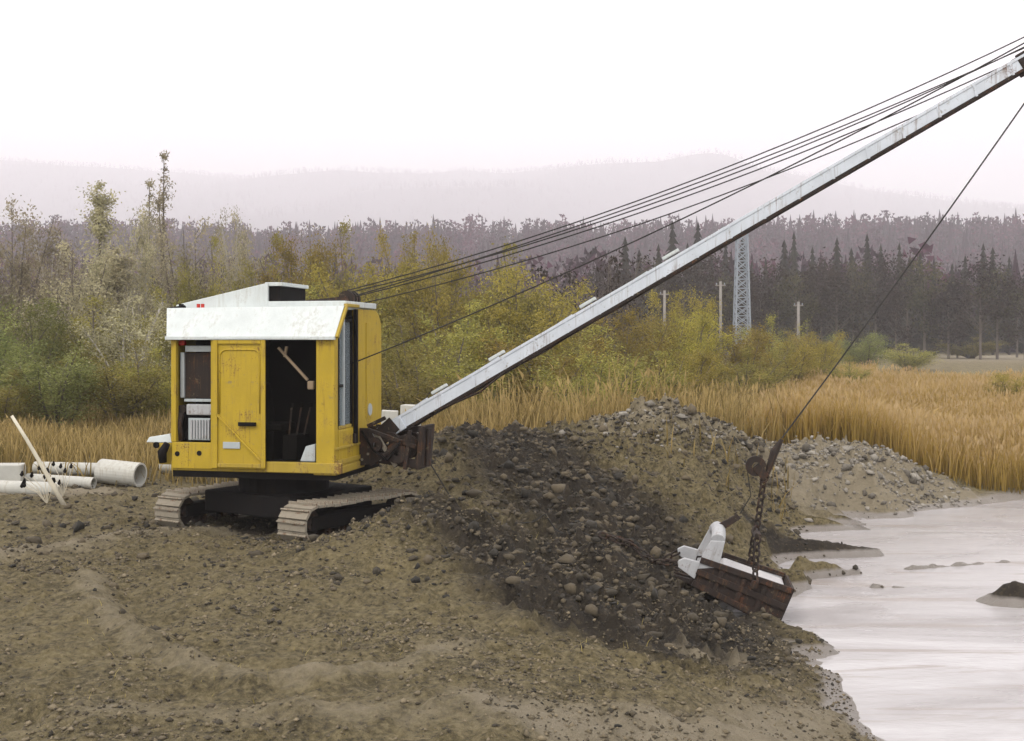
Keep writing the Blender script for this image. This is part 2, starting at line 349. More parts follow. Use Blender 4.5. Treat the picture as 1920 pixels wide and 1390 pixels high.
RUT1 = px((165,1080,15.0),(180,1130,13.5),(250,1200,11.9),(350,1250,10.9),(480,1272,10.5),(620,1265,10.6),(760,1235,11.1),(900,1195,12.0))
RUT2 = px((-60,1055,15.9),(120,1030,16.8),(260,1005,17.9),(420,1000,18.2))
RUT3 = px((150,1330,9.5),(420,1340,9.4),(700,1335,9.45),(950,1300,10.0))
DARKPIT = px((380,1285,10.2),(330,1290,10.2))
def ground(x, y, detail=True):
    x = np.asarray(x, float); y = np.asarray(y, float)
    w = sstep(48, 80, np.hypot(x * 0.9, y)) ; z = near_h(x, y) * (1 - w) + far_h(x, y) * w
    dry = sstep(WZ - 0.1, WZ + 0.35, z)
    nearw = 1 - sstep(34, 60, y)
    if detail:
        heap = np.clip(arc(x, y, [(-1.2, 23.5), (1, 25), (3.7, 27), (6, 28)], 2.3) + arc(x, y, [(7, 30), (11, 30.5)], 1.6) + arc(x, y, [(-1.4, 17.6), (-.2, 16.6), (1, 14)], 1.3)
            + arc(x, y, [(1, 18.5), (2.3, 16.5), (1.8, 14.5)], 1.6) + arc(x, y, [(2, 21), (4, 22.5)], 2), 0, 1)
        z = z + nearw * dry * ((fbm(x * 0.7, y * 0.7, 31, 4) - 0.5) * 0.22 + (fbm(x * 2.6, y * 2.6, 41, 4) - 0.5) * (0.14 + 0.30 * heap)
            + np.maximum(0, fbm(x * 6, y * 6, 51, 3) - 0.55) * (0.20 + 0.6 * heap) + (fbm(x * 11, y * 11, 61, 2) - 0.5) * (0.05 + 0.05 * heap))
        z = z + nearw * (0.095 * arc(x, y, RUT1, 0.20) - 0.07 * arc(x, y, [(a + .25, b + .42) for a, b in RUT1], 0.22) + 0.09 * arc(x, y, RUT2, 0.3) + 0.05 * arc(x, y, RUT3, 0.3) - 0.10 * arc(x, y, DARKPIT, 0.16))
        wet = nearw * (1 - dry)                    # mud bars standing in the shallow water
        bars = 0.42 * arc(x, y, px((1430,1042,22.8),(1520,1042,22.9),(1640,1040,23)), 0.26) + 0.45 * arc(x, y, [(8.4, 18.9), (9.8, 18.6)], 0.8) + 0.3 * arc(x, y, [(7.6, 18.9), (9.8, 18.4)], 0.5) + 0.40 * arc(x, y, px((1500,1085,20.8),(1610,1075,21.2)), 0.16) \
            + 0.36 * arc(x, y, px((1640,1100,20.0),(1790,1098,20.0)), 0.16) + 0.38 * arc(x, y, px((1700,1068,21.6),(1910,1052,22.4)), 0.16) + 0.0 * x + 0.36 * arc(x, y, px((1420,1098,20),(1500,1100,20)), 0.14)\
            + 0.33 * arc(x, y, px((1690,1165,17.6),(1710,1165,17.6)), 0.1)
        rdg = 1 - np.abs(2 * fbm(x * 0.28 + 40, y * 1.1, 71, 4) - 1)
        z = z + wet * ((fbm(x * 0.9 + 40, y * 2.2, 72, 4) - 0.5) * 0.14 + 0.40 * rdg ** 6 * sstep(.42, .62, fbm(x * .16 + 7, y * .3, 73, 2)) + bars * (0.75 + 0.5 * fbm(x * 5, y * 5, 77, 3)))
    return z
def gz(x, y): return float(ground(np.array([x]), np.array([y]))[0])

def axis(lo, a, b, hi, step, grow):
    c = list(np.arange(a, b, step)); s = step; t = c[-1]
    while t < hi: s *= grow; t += s; c.append(min(t, hi))
    s = step; t = a; l = []
    while t > lo: s *= grow; t -= s; l.append(max(t, lo))
    return np.array(l[::-1] + c)
gx = axis(-3500, -9.5, 9.5, 3500, 0.058, 1.085); gy = axis(-60, 8.2, 30.5, 6000, 0.058, 1.07)
GX, GY = np.meshgrid(gx, gy); X, Y = GX.ravel(), GY.ravel(); Z = ground(X, Y)
nx, ny = len(gx), len(gy); idx = np.arange(nx * ny).reshape(ny, nx)
F = np.stack([idx[:-1, :-1], idx[:-1, 1:], idx[1:, 1:], idx[1:, :-1]], -1).reshape(-1, 4)
a_damp_shade = np.clip(arc(X, Y, [(0.0, 24), (1.2, 21), (1.8, 18.5), (2.2, 16.6), (1.9, 14.8)], 1.9) * 1.0 + arc(X, Y, [(-0.9, 17.0), (0.2, 15.2), (0.7, 13.6)], 1.1) * 0.62 + 0.9 * arc(X, Y, [(-3.6, 19.2), (-3.2, 19.0)], 1.6) + arc(X, Y, [(7.5, 19), (9.5, 18.6)], 0.9) + arc(X, Y, px((1430,1042,22.8),(1640,1040,23)), 0.6), 0, 1)  # damp earth on slope and bars; shade beneath the machine painted in
a_pale = np.clip(0.30 * arc(X, Y, RUT1, 0.3) + 0.45 * arc(X, Y, RUT2, 0.45) + 0.4 * arc(X, Y, [(1.8, 26.4), (3.7, 27), (5.5, 28)], 1.2) + 0.85 * arc(X, Y, [(6.8, 30), (10.5, 30.4)], 1.5) + 0.25 * arc(X, Y, RUT3, 0.4)
    + 0.55 * arc(X, Y, [(0.4, 9.6), (2.2, 10.6), (3.3, 12.6)], 0.6) + 0.8 * arc(X, Y, px((1300,1228,13.6),(1420,1235,14.2)), 0.35) + 0.9 * arc(X, Y, px((-100,930,23),(160,925,23)), 0.7) + 0.9 * arc(X, Y, [(55, 165), (110, 160)], 28)
    + 0.5 * arc(X, Y, [(6.6, 27.5), (13, 30.3)], 0.8) + 0.18, 0, 1) * (1 - 0.5 * a_damp_shade)
a_wet = 1 - sstep(WZ + 0.03, WZ + 0.22, Z); a_wet[Y > 60] = 0
a_turf = np.clip(sstep(29.5, 34, Y + 0.25 * np.abs(np.minimum(X, 0)) * 1.5) , 0, 1) * (1 - a_wet); a_turf[(X > 40) & (Y > 110) & (Y < 200)] *= 0.1
gm = mesh_np("ground", np.stack([X, Y, Z], 1), F, M['dirt'], {"damp_shade": a_damp_shade, "pale": a_pale, "wet": a_wet, "turf": a_turf, "wooded": sstep(185, 240, Y)}, smooth=True)
tag(link("ground", gm), "uneven brown excavated earth running back to wooded hills", None, None, "structure")

wb = MB(); pw = [(2.8, 8.2), (24, 8.2), (24, 34.5), (5.2, 34.5), (3.4, 24)]
wxs = np.linspace(2.6, 26, 60); wys = np.linspace(7, 31.6, 60); WX, WY = np.meshgrid(wxs, wys)
WI = np.arange(3600).reshape(60, 60); WF = np.stack([WI[:-1, :-1], WI[:-1, 1:], WI[1:, 1:], WI[1:, :-1]], -1).reshape(-1, 4)
wm = mesh_np("water", np.stack([WX.ravel(), WY.ravel(), np.full(3600, WZ)], 1), WF, M['water'], smooth=True)
tag(link("water", wm), "pale muddy water lying in the flooded pit", None, None, "structure")

# ------------------------------------------------------------------ clods and rubble lying on the earth
def ico():
    bm = bmesh.new(); bmesh.ops.create_icosphere(bm, subdivisions=1, radius=1.0)
    v = np.array([q.co[:] for q in bm.verts]); f = np.array([[q.index for q in p.verts] for p in bm.faces]); bm.free(); return v, f
IV, IF_ = ico()
def scatter_clods(name, x, y, size, mat, label, cat, var=None, sink=0.25):
    n = len(x); z = ground(x, y); k = len(IV)
    ang = rng.uniform(0, 2 * np.pi, n); sc = size[:, None] * rng.uniform(0.6, 1.3, (n, 3)); sc[:, 2] *= 0.75
    V = IV[None] * (1 + rng.uniform(-0.45, 0.45, (n, k, 1)))
    V = V * sc[:, None, :]; ca, sa = np.cos(ang)[:, None], np.sin(ang)[:, None]
    vx = V[..., 0] * ca - V[..., 1] * sa; vy = V[..., 0] * sa + V[..., 1] * ca
    P = np.stack([vx + x[:, None], vy + y[:, None], V[..., 2] + (z + size * (0.5 - sink))[:, None]], -1).reshape(-1, 3)
    FF = (IF_[None] + (np.arange(n) * k)[:, None, None]).reshape(-1, 3)
    va = np.repeat(rng.uniform(0, 1, n) if var is None else var, k)
    return tag(link(name, mesh_np(name, P, FF, mat, {"var": va})), label, cat, None, "stuff")
def dens(n, box, fn):
    x = rng.uniform(box[0], box[1], n); y = rng.uniform(box[2], box[3], n); keep = rng.uniform(0, 1, n) < fn(x, y)
    x, y = x[keep], y[keep]; z = ground(x, y); k = z > WZ + 0.02; return x[k], y[k]
hm = lambda x, y: np.clip(0.16 + 0.9 * arc(x, y, [(0.0, 24), (1.2, 21), (1.8, 18.5), (2.2, 16.6), (1.8, 14.8)], 1.7) + 0.5 * arc(x, y, [(-1.4, 17.4), (0.2, 15.6), (1, 13.8)], 1.1) + 0.8 * arc(x, y, [(-1.2, 23.4), (1, 25), (3.7, 26.6), (6, 27.6)], 1.8) + 0.7 * arc(x, y, [(-3.6, 17.3), (-2.9, 16.9), (-2.4, 17.3)], .35) + 0.7 * arc(x, y, [(-5.7, 18.9), (-5.0, 18.6)], .35)
    + 0.15 * fbm(x * .8, y * .8, 12, 3), 0, 1)
x, y = dens(60000, (-9, 6.5, 8.6, 29), hm)
scatter_clods("earth_clods", x, y, np.clip(rng.lognormal(-3.75, 0.62, len(x)), 0.012, 0.15) * (0.35 + 0.65 * sstep(11, 17, y)) * (0.6 + 0.4 * hm(x, y)), M['clod'], "loose brown clods strewn over the spoil and slope", "clods")
OV = np.array([(1, 0, 0), (0, 1, 0), (-1, 0, 0), (0, -1, 0), (0, 0, 1), (0, 0, -1)], float); OF = np.array([(0, 1, 4), (1, 2, 4), (2, 3, 4), (3, 0, 4), (1, 0, 5), (2, 1, 5), (3, 2, 5), (0, 3, 5)])
IV, IF_, keepI = OV, OF, (IV, IF_)
x, y = dens(60000, (-7, 5, 8.7, 18), lambda x, y: np.clip(.10 + 1.6 * (fbm(x * .9, y * .9, 14, 3) - .42), 0, 1) * (1 - .8 * arc(x, y, RUT1, .25)) * (np.abs(x / y) < .47))
scatter_clods("earth_crumbs", x, y, np.clip(rng.lognormal(-4.25, 0.45, len(x)), 0.007, 0.045), M['crumb'], "fine crumbs of earth over the trampled foreground", "crumbs")
IV, IF_ = keepI
rb = lambda x, y: np.clip(0.35 * arc(x, y, [(2.2, 26.2), (3.7, 26.8), (5.4, 27.3)], 1.0) + 1.0 * arc(x, y, [(6.8, 29.6), (10.2, 30)], 1.3), 0, 1)
x, y = dens(30000, (-1, 13, 22, 32), rb)
scatter_clods("rubble", x, y, np.clip(rng.lognormal(-3.65, 0.6, len(x)), 0.015, 0.15), M['rubble'], "pale broken rubble covering the far heaps", "rubble")

# ------------------------------------------------------------------ the dragline excavator
YAW = R(-12); EO = Vector((-3.747, 18.957, 0.0))
exc = empty("dragline_excavator", EO, (0, 0, YAW))
tag(exc, "yellow crawler dragline excavator with white roof and long pale boom", "excavator")
FW = Vector((math.cos(YAW), math.sin(YAW), 0)); NW = Vector((-math.sin(YAW), math.cos(YAW), 0))
def wl_(p): d = Vector(p) - EO; return Vector((d.dot(FW), d.dot(NW), d.z))     # world -> machine
HW = 1.1                                                                       # half width of the house
def side(u, v, ly=-HW):
    """where the sight line of a photo pixel meets the upright plane ly of the house: (lx, lz)"""
    k = (u - 960) / FPX; b0 = EO + NW * ly; lx = (k * b0.y - b0.x) / (FW.x - k * FW.y); y = b0.y + FW.y * lx
    return lx, ZC + (HOR - v) / FPX * y
def front(u, v, lx=1.35):
    k = (u - 960) / FPX; b0 = EO + FW * lx; ly = (k * b0.y - b0.x) / (NW.x - k * NW.y); y = b0.y + NW.y * ly
    return ly, ZC + (HOR - v) / FPX * y
def sbox(mb, u0, u1, v0, v1, out=0.0, thick=0.05, ly=-HW):
    x0, za = side(u0, v0, ly); x1, zb = side(u1, v1, ly); mb.box(min(x0, x1), max(x0, x1), ly - out, ly - out + thick, min(za, zb), max(za, zb)); return mb
Zb, Zr = 1.0, 3.055        # floor of the house, eaves

# house: floor frame, walls
MB().box(-1.35, 1.35, -HW + .03, HW, Zb, Zb + 0.14).build("floor_frame", M['yellow_dull'], exc, 0.015)
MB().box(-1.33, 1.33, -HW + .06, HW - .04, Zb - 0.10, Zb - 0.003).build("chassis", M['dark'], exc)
sbox(MB(), 497, 640, 866, 889, 0.02, 0.10).build("sill", M['yellow_dull'], exc, 0.012)
p = sbox(MB(), 322, 397.5, 829, 880, 0.0, 0.06).build("rear_side_panel", M['yellow'], exc, 0.012)
for u, v in ((332.5, 851), (373.5, 850)):
    x_, z_ = side(u, v); MB().tube([(x_, -HW - .006, z_), (x_, -HW + .03, z_)], 0.040, 14).build("port_hole", M['dark'], p)
x_, z_ = side(353, 855); MB().box(x_ - .006, x_ + .006, -HW - .005, -HW + .01, 1.07, 1.44).build("seam", M['yellow_dull'], p)
sbox(MB(), 320.5, 330, 630, 829, 0.0, 0.09).build("rear_corner_post", M['yellow'], exc, 0.012)
MB().box(-1.35, -1.30, -HW + .09, HW, Zb + .14, Zr).build("rear_wall", M['yellow_dull'], exc)
MB().box(-1.30, 1.30, HW - .05, HW, Zb + .14, Zr).build("far_wall", M['yellow'], exc)
xp, _ = side(592, 700); xq, _ = side(627, 700)
MB().box(xp, 1.345, -HW - .004, -HW + .16, Zb + .02, Zr + .02).build("front_corner_post", M['yellow'], exc, 0.03)
for u, v in ((606, 730), (601, 770), (604, 757)):
    x_, z_ = side(u, v); MB().tube([(x_, -HW - .012, z_), (x_, -HW + .01, z_)], 0.018, 10).build("bolt", M['yellow_dull'], exc)
MB().box(xp, xp + .02, -HW + .162, HW - .055, Zb + .14, 2.9).build("bulkhead", M['dark'], exc) if False else None
MB().box(-0.05, 1.30, -0.30, -0.26, Zb + .14, Zr + .3).build("inner_wall", M['inner_shade'], exc)
MB().box(-0.14, -0.09, -HW + .08, HW - .06, Zb + .14, Zr).build("bulkhead", M['inner_shade'], exc)
MB().box(-1.29, -0.15, -0.36, -0.32, Zb + .14, Zr + .1).build("engine_bay_wall", M['inner_shade'], exc)
MB().box(-0.08, 1.29, -HW + .09, -0.31, Zb + .145, Zb + .165).build("cab_floor", M['inner_shade'], exc)
# engine bay behind the open rear side
e = empty("engine", (0, 0, 0)); e.parent = exc
def ebox(n, u0, u1, v0, v1, mat, ly=-0.98, th=0.05, bev=0.008): return sbox(MB(), u0, u1, v0, v1, 0, th, ly).build(n, mat, e, bev)
ebox("frame_bar", 338, 345, 661, 746, M['grey']); ebox("frame_bar", 347, 398, 648.5, 660, M['grey'])
ebox("radiator_core", 346, 398, 661, 747, M['rust'], -0.94, 0.2); ebox("frame_bar", 345, 398, 748, 754, M['grey'])
ebox("fan_cowl", 349, 398, 758, 779, M['worn'], -0.99, 0.10, 0.02)
lv = ebox("louvre_panel", 353, 394, 784, 826, M['grey'], -0.97, 0.04)
for i in range(7):
    u = 357 + i * 5.4; sbox(MB(), u, u + 2.6, 788, 823, 0, 0.03, -0.995).build("louvre", M['worn'], e)
x_, z_ = side(338, 775, -0.99); MB().tube([(x_, -.97, z_), (x_ - .02, -1.0, z_ - .2), (x_, -.97, z_ - .42)], 0.055, 8).build("hose", M['rust'], e, 0, True)
MB().tube([(x_ + .02, -1.0, z_ + .06), (x_ + .02, -.9, z_ + .06)], 0.07, 12).build("pulley", M['rust'], e)
x_, z_ = side(341, 642, -0.95); MB().box(x_ - .05, x_ + .05, -.97, -.9, z_ - .05, z_ + .03).build("oil_can", M['red'], e, 0.01)
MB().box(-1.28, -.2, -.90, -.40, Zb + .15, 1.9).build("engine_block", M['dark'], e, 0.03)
# sliding door
x0, zt = side(397.5, 637); x1, zbm = side(497.5, 880)
dY = -HW - .075
d = MB().box(x0, x1, dY + .03, -HW - .012, zbm, zt).build("sliding_door", M['yellow'], exc, 0.008)
def dbox(u0, u1, v0, v1, y0, y1, n, mat=None, bev=0.006):
    a, zz0 = side(u0, v0, dY); c_, zz1 = side(u1, v1, dY); return MB().box(a, c_, y0, y1, zz1, zz0).build(n, mat or M['yellow'], d, bev)
dbox(398.5, 407, 638, 878, dY - .002, dY + .028, "rim"); dbox(488.5, 497, 638, 878, dY - .002, dY + .028, "rim")
dbox(407.4, 488, 638, 645, dY, dY + .028, "rim"); dbox(407.4, 488, 869, 878, dY, dY + .028, "rim", M['yellow_dull'])
# pressed arch on the door
ua, ub, va, vb = 410, 486, 656, 776
pts = []
for k in range(9):
    t = math.pi - k * math.pi / 16; pts.append((ua + 14 + 14 * math.cos(t), va + 14 - 14 * math.sin(t)))
for k in range(9):
    t = math.pi / 2 - k * math.pi / 16; pts.append((ub - 14 + 14 * math.cos(t), va + 14 - 14 * math.sin(t)))
pts = [(ua, vb)] + pts + [(ub, vb)]
MB().tube([(*((lambda q: (q[0], dY + .03, q[1]))(side(u, v, dY))),) for u, v in pts], 0.016, 6).build("pressed_arch", M['yellow'], d, 0, True)
a = side(404, 776, dY); c_ = side(488, 864, dY)
MB().bar((a[0], dY + .028, a[1]), (c_[0], dY + .028, c_[1]), 0.03, 0.06, (0, 1, 0)).build("brace", M['yellow'], d, 0.006)
dbox(447, 479, 792, 799.5, dY - .022, dY + .032, "handle", M['dark'])
dbox(417, 449, 829, 842, dY + .012, dY + .032, "nameplate", M['grey'])
MB().box(x0 - .02, x1 + .75, -HW - .09, -HW - .004, zt + .005, zt + .035).build("door_rail", M['white'], exc, 0.006)
# in the cab
st = empty("operator_seat"); st.parent = exc
MB().box(0.08, 0.30, -.95, -.45, 1.17, 1.62).build("pedestal", M['inner_shade'], st, 0.02)
MB().box(0.05, 0.46, -.98, -.42, 1.62, 1.74).build("cushion", M['inner_shade'], st, 0.04)
MB().hexa([(.03,-.96,1.74),(.13,-.96,1.74),(.13,-.44,1.74),(.03,-.44,1.74),(-.04,-.94,2.35),(.04,-.94,2.35),(.04,-.46,2.35),(-.04,-.46,2.35)]).build("backrest", M['inner_shade'], st, 0.03)
MB().box(0.42, 0.66, -.90, -.40, 1.17, 1.56).build("control_console", M['inner_shade'], exc, 0.02)
for i, (lx_, dx) in enumerate(((.50, .05), (.58, .09), (.66, .12))):
    lever = MB().tube([(lx_, -.82 + .1 * i, 1.55), (lx_ + dx, -.84 + .1 * i, 2.0)], 0.014, 6).build("control_lever", M['rust'], exc)
    MB().tube([(lx_ + dx, -.84 + .1 * i, 1.98), (lx_ + dx, -.84 + .1 * i, 2.05)], 0.03, 8).build("knob", M['inner_shade'], lever)
a, c_ = side(522, 652, -.95), side(577, 713, -.95)
MB().bar((a[0], -.95, a[1]), (c_[0], -.95, c_[1]), 0.05, 0.035).build("cab_strut", M['tan'], exc, 0.006)
a2 = side(537, 650, -.95); MB().bar((a2[0], -.94, a2[1]), (a2[0] - .03, -.94, a2[1] - .16), 0.05, 0.03).build("strut_bracket", M['tan'], exc)
x_, z_ = side(583, 722, -.97); MB().box(x_ - .05, x_ + .05, -1.0, -.93, z_ - .07, z_ + .06).build("strut_clamp", M['tan'], exc, 0.02)
x_, z_ = side(576, 850, -1.0); MB().hexa([(x_-.13,-.98,1.17),(x_+.12,-.98,1.17),(x_+.12,-.7,1.17),(x_-.13,-.7,1.17),(x_-.05,-.95,1.40),(x_+.11,-.95,1.44),(x_+.11,-.75,1.44),(x_-.05,-.75,1.40)]).build("pedal_box", M['grey'], exc, 0.02)
# front of the cab
ly0, zs = front(629, 800); ly1, _ = front(660, 800)
MB().box(1.27, 1.35, -HW + .165, 0.20, Zb + .145, 1.66).build("front_panel", M['yellow'], exc, 0.03)
MB().box(1.35, 1.372, -HW + .02, 0.18, 1.13, 1.20).build("front_panel_rib", M['yellow_dull'], exc, 0.006)
MB().box(1.35, 1.372, -HW + .02, 0.18, 1.36, 1.40).build("front_panel_rib", M['yellow_dull'], exc, 0.006)
MB().box(1.0, 1.37, -HW + .005, 0.20, Zb - .02, Zb + .10).build("front_bumper", M['yellow_dull'], exc, 0.02)
ws = MB().box(1.29, 1.34, -HW + .165, -HW + .215, 1.665, 3.35).build("windscreen_frame", M['dark'], exc)
for y0, y1, z0, z1, mt in ((-.72, -.66, 1.70, 3.35, 'grey'), (-.36, -.30, 1.665, 3.40, 'dark'), (-.93, -.36, 1.665, 1.71, 'yellow_dull'), (-.93, -.36, 3.30, 3.35, 'dark'), (-.93, -.72, 2.30, 2.34, 'dark')):
    MB().box(1.288, 1.345, y0 + .002, y1 - .002, z0, z1).build("glazing_bar", M[mt], ws)
for y0, y1 in ((-.884, -.722), (-.658, -.362)): MB().box(1.312, 1.318, y0, y1, 1.712, 3.298).build("pane", M['glass'], ws)
MB().box(1.35, 1.41, -.30, -.22, 1.40, 3.50).build("mullion_post", M['dark'], exc, 0.01)
MB().box(1.345, 1.40, -.33, -.20, 1.40, 1.56).build("post_foot", M['rust'], exc, 0.02)
# yellow front wall on the far side, rounded at the top outer corner
poly = [(-.17, 1.50), (1.10, 1.50), (1.10, 3.15)]
for k in range(1, 9):
    t = k * math.pi / 16; poly.append((1.10 - .36 + .36 * math.cos(t), 3.15 + .36 * math.sin(t)))
poly += [(-.17, 3.51)]
fp = MB().prism(poly, 'x', 1.28, 1.35).build("front_wall", M['yellow'], exc, 0.01)
MB().box(1.35, 1.362, .30, .55, 1.75, 3.3).build("pressing", M['yellow'], fp, 0.004)
l_, z_ = front(693, 768, 1.36); MB().tube([(1.345, l_, z_), (1.372, l_, z_)], 0.10, 16).build("emblem", M['grey'], fp)
# roof: side band leaning in towards the top, upper step, air intake hood
rf = MB(); R0 = [(-1.38, -HW - .05, Zr), (1.36, -HW - .05, Zr), (1.27, HW - .02, Zr), (-1.38, HW - .02, Zr), (-1.53, -HW + .24, 3.52), (1.40, -HW + .26, 3.54), (1.27, HW - .40, 3.54), (-1.53, HW - .40, 3.52)]
# shell only: skirt and top, open below so the cab stays lit by its openings
t_ = 0.05
rf.add(R0, [(0, 1, 5, 4), (4, 5, 6, 7), (2, 3, 7, 6), (3, 0, 4, 7)])
ri = [(x * 0.985, y * 0.96, z - (t_ if z > 3.2 else -.001)) for x, y, z in R0]
rf.add(ri, [(0, 4, 5, 1), (4, 7, 6, 5), (2, 6, 7, 3), (3, 7, 4, 0)])
b_ = len(R0)
rf.f += [(0, b_, b_ + 1, 1), (2, b_ + 2, b_ + 3, 3), (3, b_ + 3, b_, 0), (1, b_ + 1, b_ + 5, 5), (5, b_ + 5, b_ + 6, 6), (6, b_ + 6, b_ + 2, 2)]
me = bpy.data.meshes.new("roof"); me.from_pydata(rf.v, [], rf.f); me.materials.append(M['white'])
roof = link("roof", me, exc)
MB().box(-1.39, 1.37, -HW - .085, -HW - .02, Zr - .035, Zr + .02).build("gutter", M['white'], roof, 0.008)
MB().bar((1.39, -HW - .03, Zr), (1.42, -HW + .32, 3.55), 0.05, 0.05).build("roof_edge", M['yellow_dull'], roof, 0.01)
MB().bar((1.40, -HW + .30, 3.55), (1.40, -.20, 3.55), 0.05, 0.05).build("roof_edge", M['yellow_dull'], roof, 0.01)
MB().box(0.10, 1.38, -.72, .75, 3.53, 3.62).build("roof_step", M['white'], roof, 0.015)
hy = -.62
hx0, hz0 = side(330, 572, hy); hx1, hz1 = side(499, 531, hy); hx2, _ = side(528, 531, hy)
hood = MB().hexa([(hx0, hy, 3.49), (hx1, hy, 3.52), (hx1, .5, 3.52), (hx0, .5, 3.49), (hx0, hy, hz0), (hx1, hy, hz1), (hx1, .5, hz1), (hx0, .5, hz0)]).build("intake_hood", M['white'], roof, 0.012)
MB().box(hx1 - .03, hx2, hy + .02, .5, hz1 - .045, hz1 + .012).build("hood_visor", M['white'], hood, 0.008)
MB().box(hx1 + .005, hx2 - .05, hy + .06, .48, 3.56, hz1 - .05).build("intake_grille", M['dark'], hood)
MB().box(hx1 - .015, hx1 + .03, hy - .01, hy + .04, 3.53, hz1).build("hood_corner", M['white'], hood)
for u, mt, w in ((340, 'dark', 7), (372, 'red', 4), (380, 'red', 4)):
    x_, z_ = side(u, 567, -.78); MB().tube([(x_, -.78, 3.48), (x_, -.78, 3.585)], 0.004 * w + .012, 10).build("marker_lamp", M[mt], roof)
MB().tube([(-1.52, -.80, 3.50), (-1.25, -.80, 3.53)], 0.035, 8).build("roof_hook", M['dark'], roof)
# counterweight at the back
cw = MB().box(-1.60, -1.352, -HW + .08, HW - .05, 1.08, 1.42).build("counterweight", M['yellow_dull'], exc, 0.03)
x_, z_ = side(304, 831, -.98); MB().hexa([(-1.80,-1.02,1.42),(-1.36,-1.02,1.42),(-1.36,-.6,1.42),(-1.80,-.6,1.42),(-1.76,-1.0,1.50),(-1.40,-1.0,1.56),(-1.40,-.6,1.56),(-1.76,-.6,1.50)]).build("weight_cover", M['white'], cw, 0.015)
MB().tube([(-1.38, -1.12, 1.42), (-1.46, -1.14, 1.28), (-1.45, -1.13, 1.12)], [.05, .075, .06], 8).build("tow_hook", M['dark'], cw, 0, True)
MB().tube([(-1.62, -1.04, 1.38), (-1.62, -.9, 1.38)], 0.05, 10).build("pin", M['dark'], cw)
# turntable and undercarriage (turned against the house)
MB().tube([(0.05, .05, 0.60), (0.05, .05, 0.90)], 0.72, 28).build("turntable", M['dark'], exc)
TY = math.atan2(2.27, 1.5)                                   # heading of the tracks in the world
UC = Vector((-3.62, 19.1, 0.0)); ucl = wl_(UC)
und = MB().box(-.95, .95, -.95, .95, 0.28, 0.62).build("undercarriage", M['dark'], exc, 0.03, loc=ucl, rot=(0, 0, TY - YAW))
shoe_me = MB().box(-.078, .078, -.28, .28, -.02, .02).add([(.03,-.28,.02),(.06,-.28,.02),(.06,.28,.02),(.03,.28,.02),(.035,-.28,.055),(.055,-.28,.055),(.055,.28,.055),(.035,.28,.055)], [(4,5,6,7),(0,1,5,4),(1,2,6,5),(2,3,7,6),(3,0,4,7)]).mesh("shoe", M['trackmud'])
wheel_me = MB().ring((0, 0, 0), 'y', .23, .10, .14, 20).ring((0, 0, 0), 'y', .10, .03, .30, 14).mesh("wheel", M['rust'])
rol_me = MB().ring((0, 0, 0), 'y', .09, .03, .2, 14).mesh("roller", M['rust'])
TL, TR, GA = 2.7, 0.27, 1.36
for sgn in (-1, 1):
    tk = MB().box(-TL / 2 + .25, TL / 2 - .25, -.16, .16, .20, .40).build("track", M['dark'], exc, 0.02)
    tk.location = ucl + Vector((math.cos(TY - YAW + math.pi / 2), math.sin(TY - YAW + math.pi / 2), 0)) * (GA * sgn) + Vector((0, 0, -0.03)); tk.rotation_euler = (0, R(0.8 if sgn < 0 else 0), TY - YAW)
    for ex in (-1, 1): link("sprocket" if ex > 0 else "idler_wheel", wheel_me, tk, (ex * (TL / 2 - TR), 0, .30))
    for i in range(5): link("roller", rol_me, tk, (-.7 + .35 * i, 0, .13))
    st_ = TL - 2 * TR; per = 2 * st_ + 2 * math.pi * TR; n = 36
    for i in range(n):
        s_ = (i + .5) / n * per
        if s_ < st_: p, an = (-st_ / 2 + s_, .30 + TR - .018 * math.sin(s_ / st_ * math.pi * 2) ** 2), 0
        elif s_ < st_ + math.pi * TR: an = (s_ - st_) / TR; p = (st_ / 2 + math.sin(an) * TR, .30 + math.cos(an) * TR)
        elif s_ < 2 * st_ + math.pi * TR: p, an = (st_ / 2 - (s_ - st_ - math.pi * TR), .30 - TR), math.pi
        else: an = math.pi + (s_ - 2 * st_ - math.pi * TR) / TR; p = (-st_ / 2 + math.sin(an) * TR, .30 + math.cos(an) * TR)
        link("shoe", shoe_me, tk, (p[0], 0, p[1]), (random.uniform(-.02, .02), an, 0))
# boom
BF = wl_(at(690, 832, 19.1)); BT = wl_(at(1962, 95, 16.98)); BF.y = BT.y = 0.45
bd = (BT - BF).normalized(); bn = Vector((0, 1, 0)); bu = bn.cross(bd) * -1
if bu.z < 0: bu = -bu
BL = (BT - BF).length
def bp(t, s, h):          # along, across, up
    return BF + bd * t + bn * s + bu * h
def bh(t): return 0.108
boom = MB()
for s_ in (-0.155, 0.155):
    boom.hexa([bp(.45, s_ - .010, -bh(.45)), bp(.45, s_ + .010, -bh(.45)), bp(BL - .3, s_ + .010, -.085), bp(BL - .3, s_ - .010, -.085),
               bp(.45, s_ - .010, bh(.45)), bp(.45, s_ + .010, bh(.45)), bp(BL - .3, s_ + .010, .085), bp(BL - .3, s_ - .010, .085)])
bm_o = boom.build("boom", M['boom'], exc)
for s_ in (-0.155, 0.155):
    for h_ in (-1, 1):
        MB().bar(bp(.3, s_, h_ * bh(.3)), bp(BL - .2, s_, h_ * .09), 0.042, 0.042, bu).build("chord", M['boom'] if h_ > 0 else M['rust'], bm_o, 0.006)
nb = 16
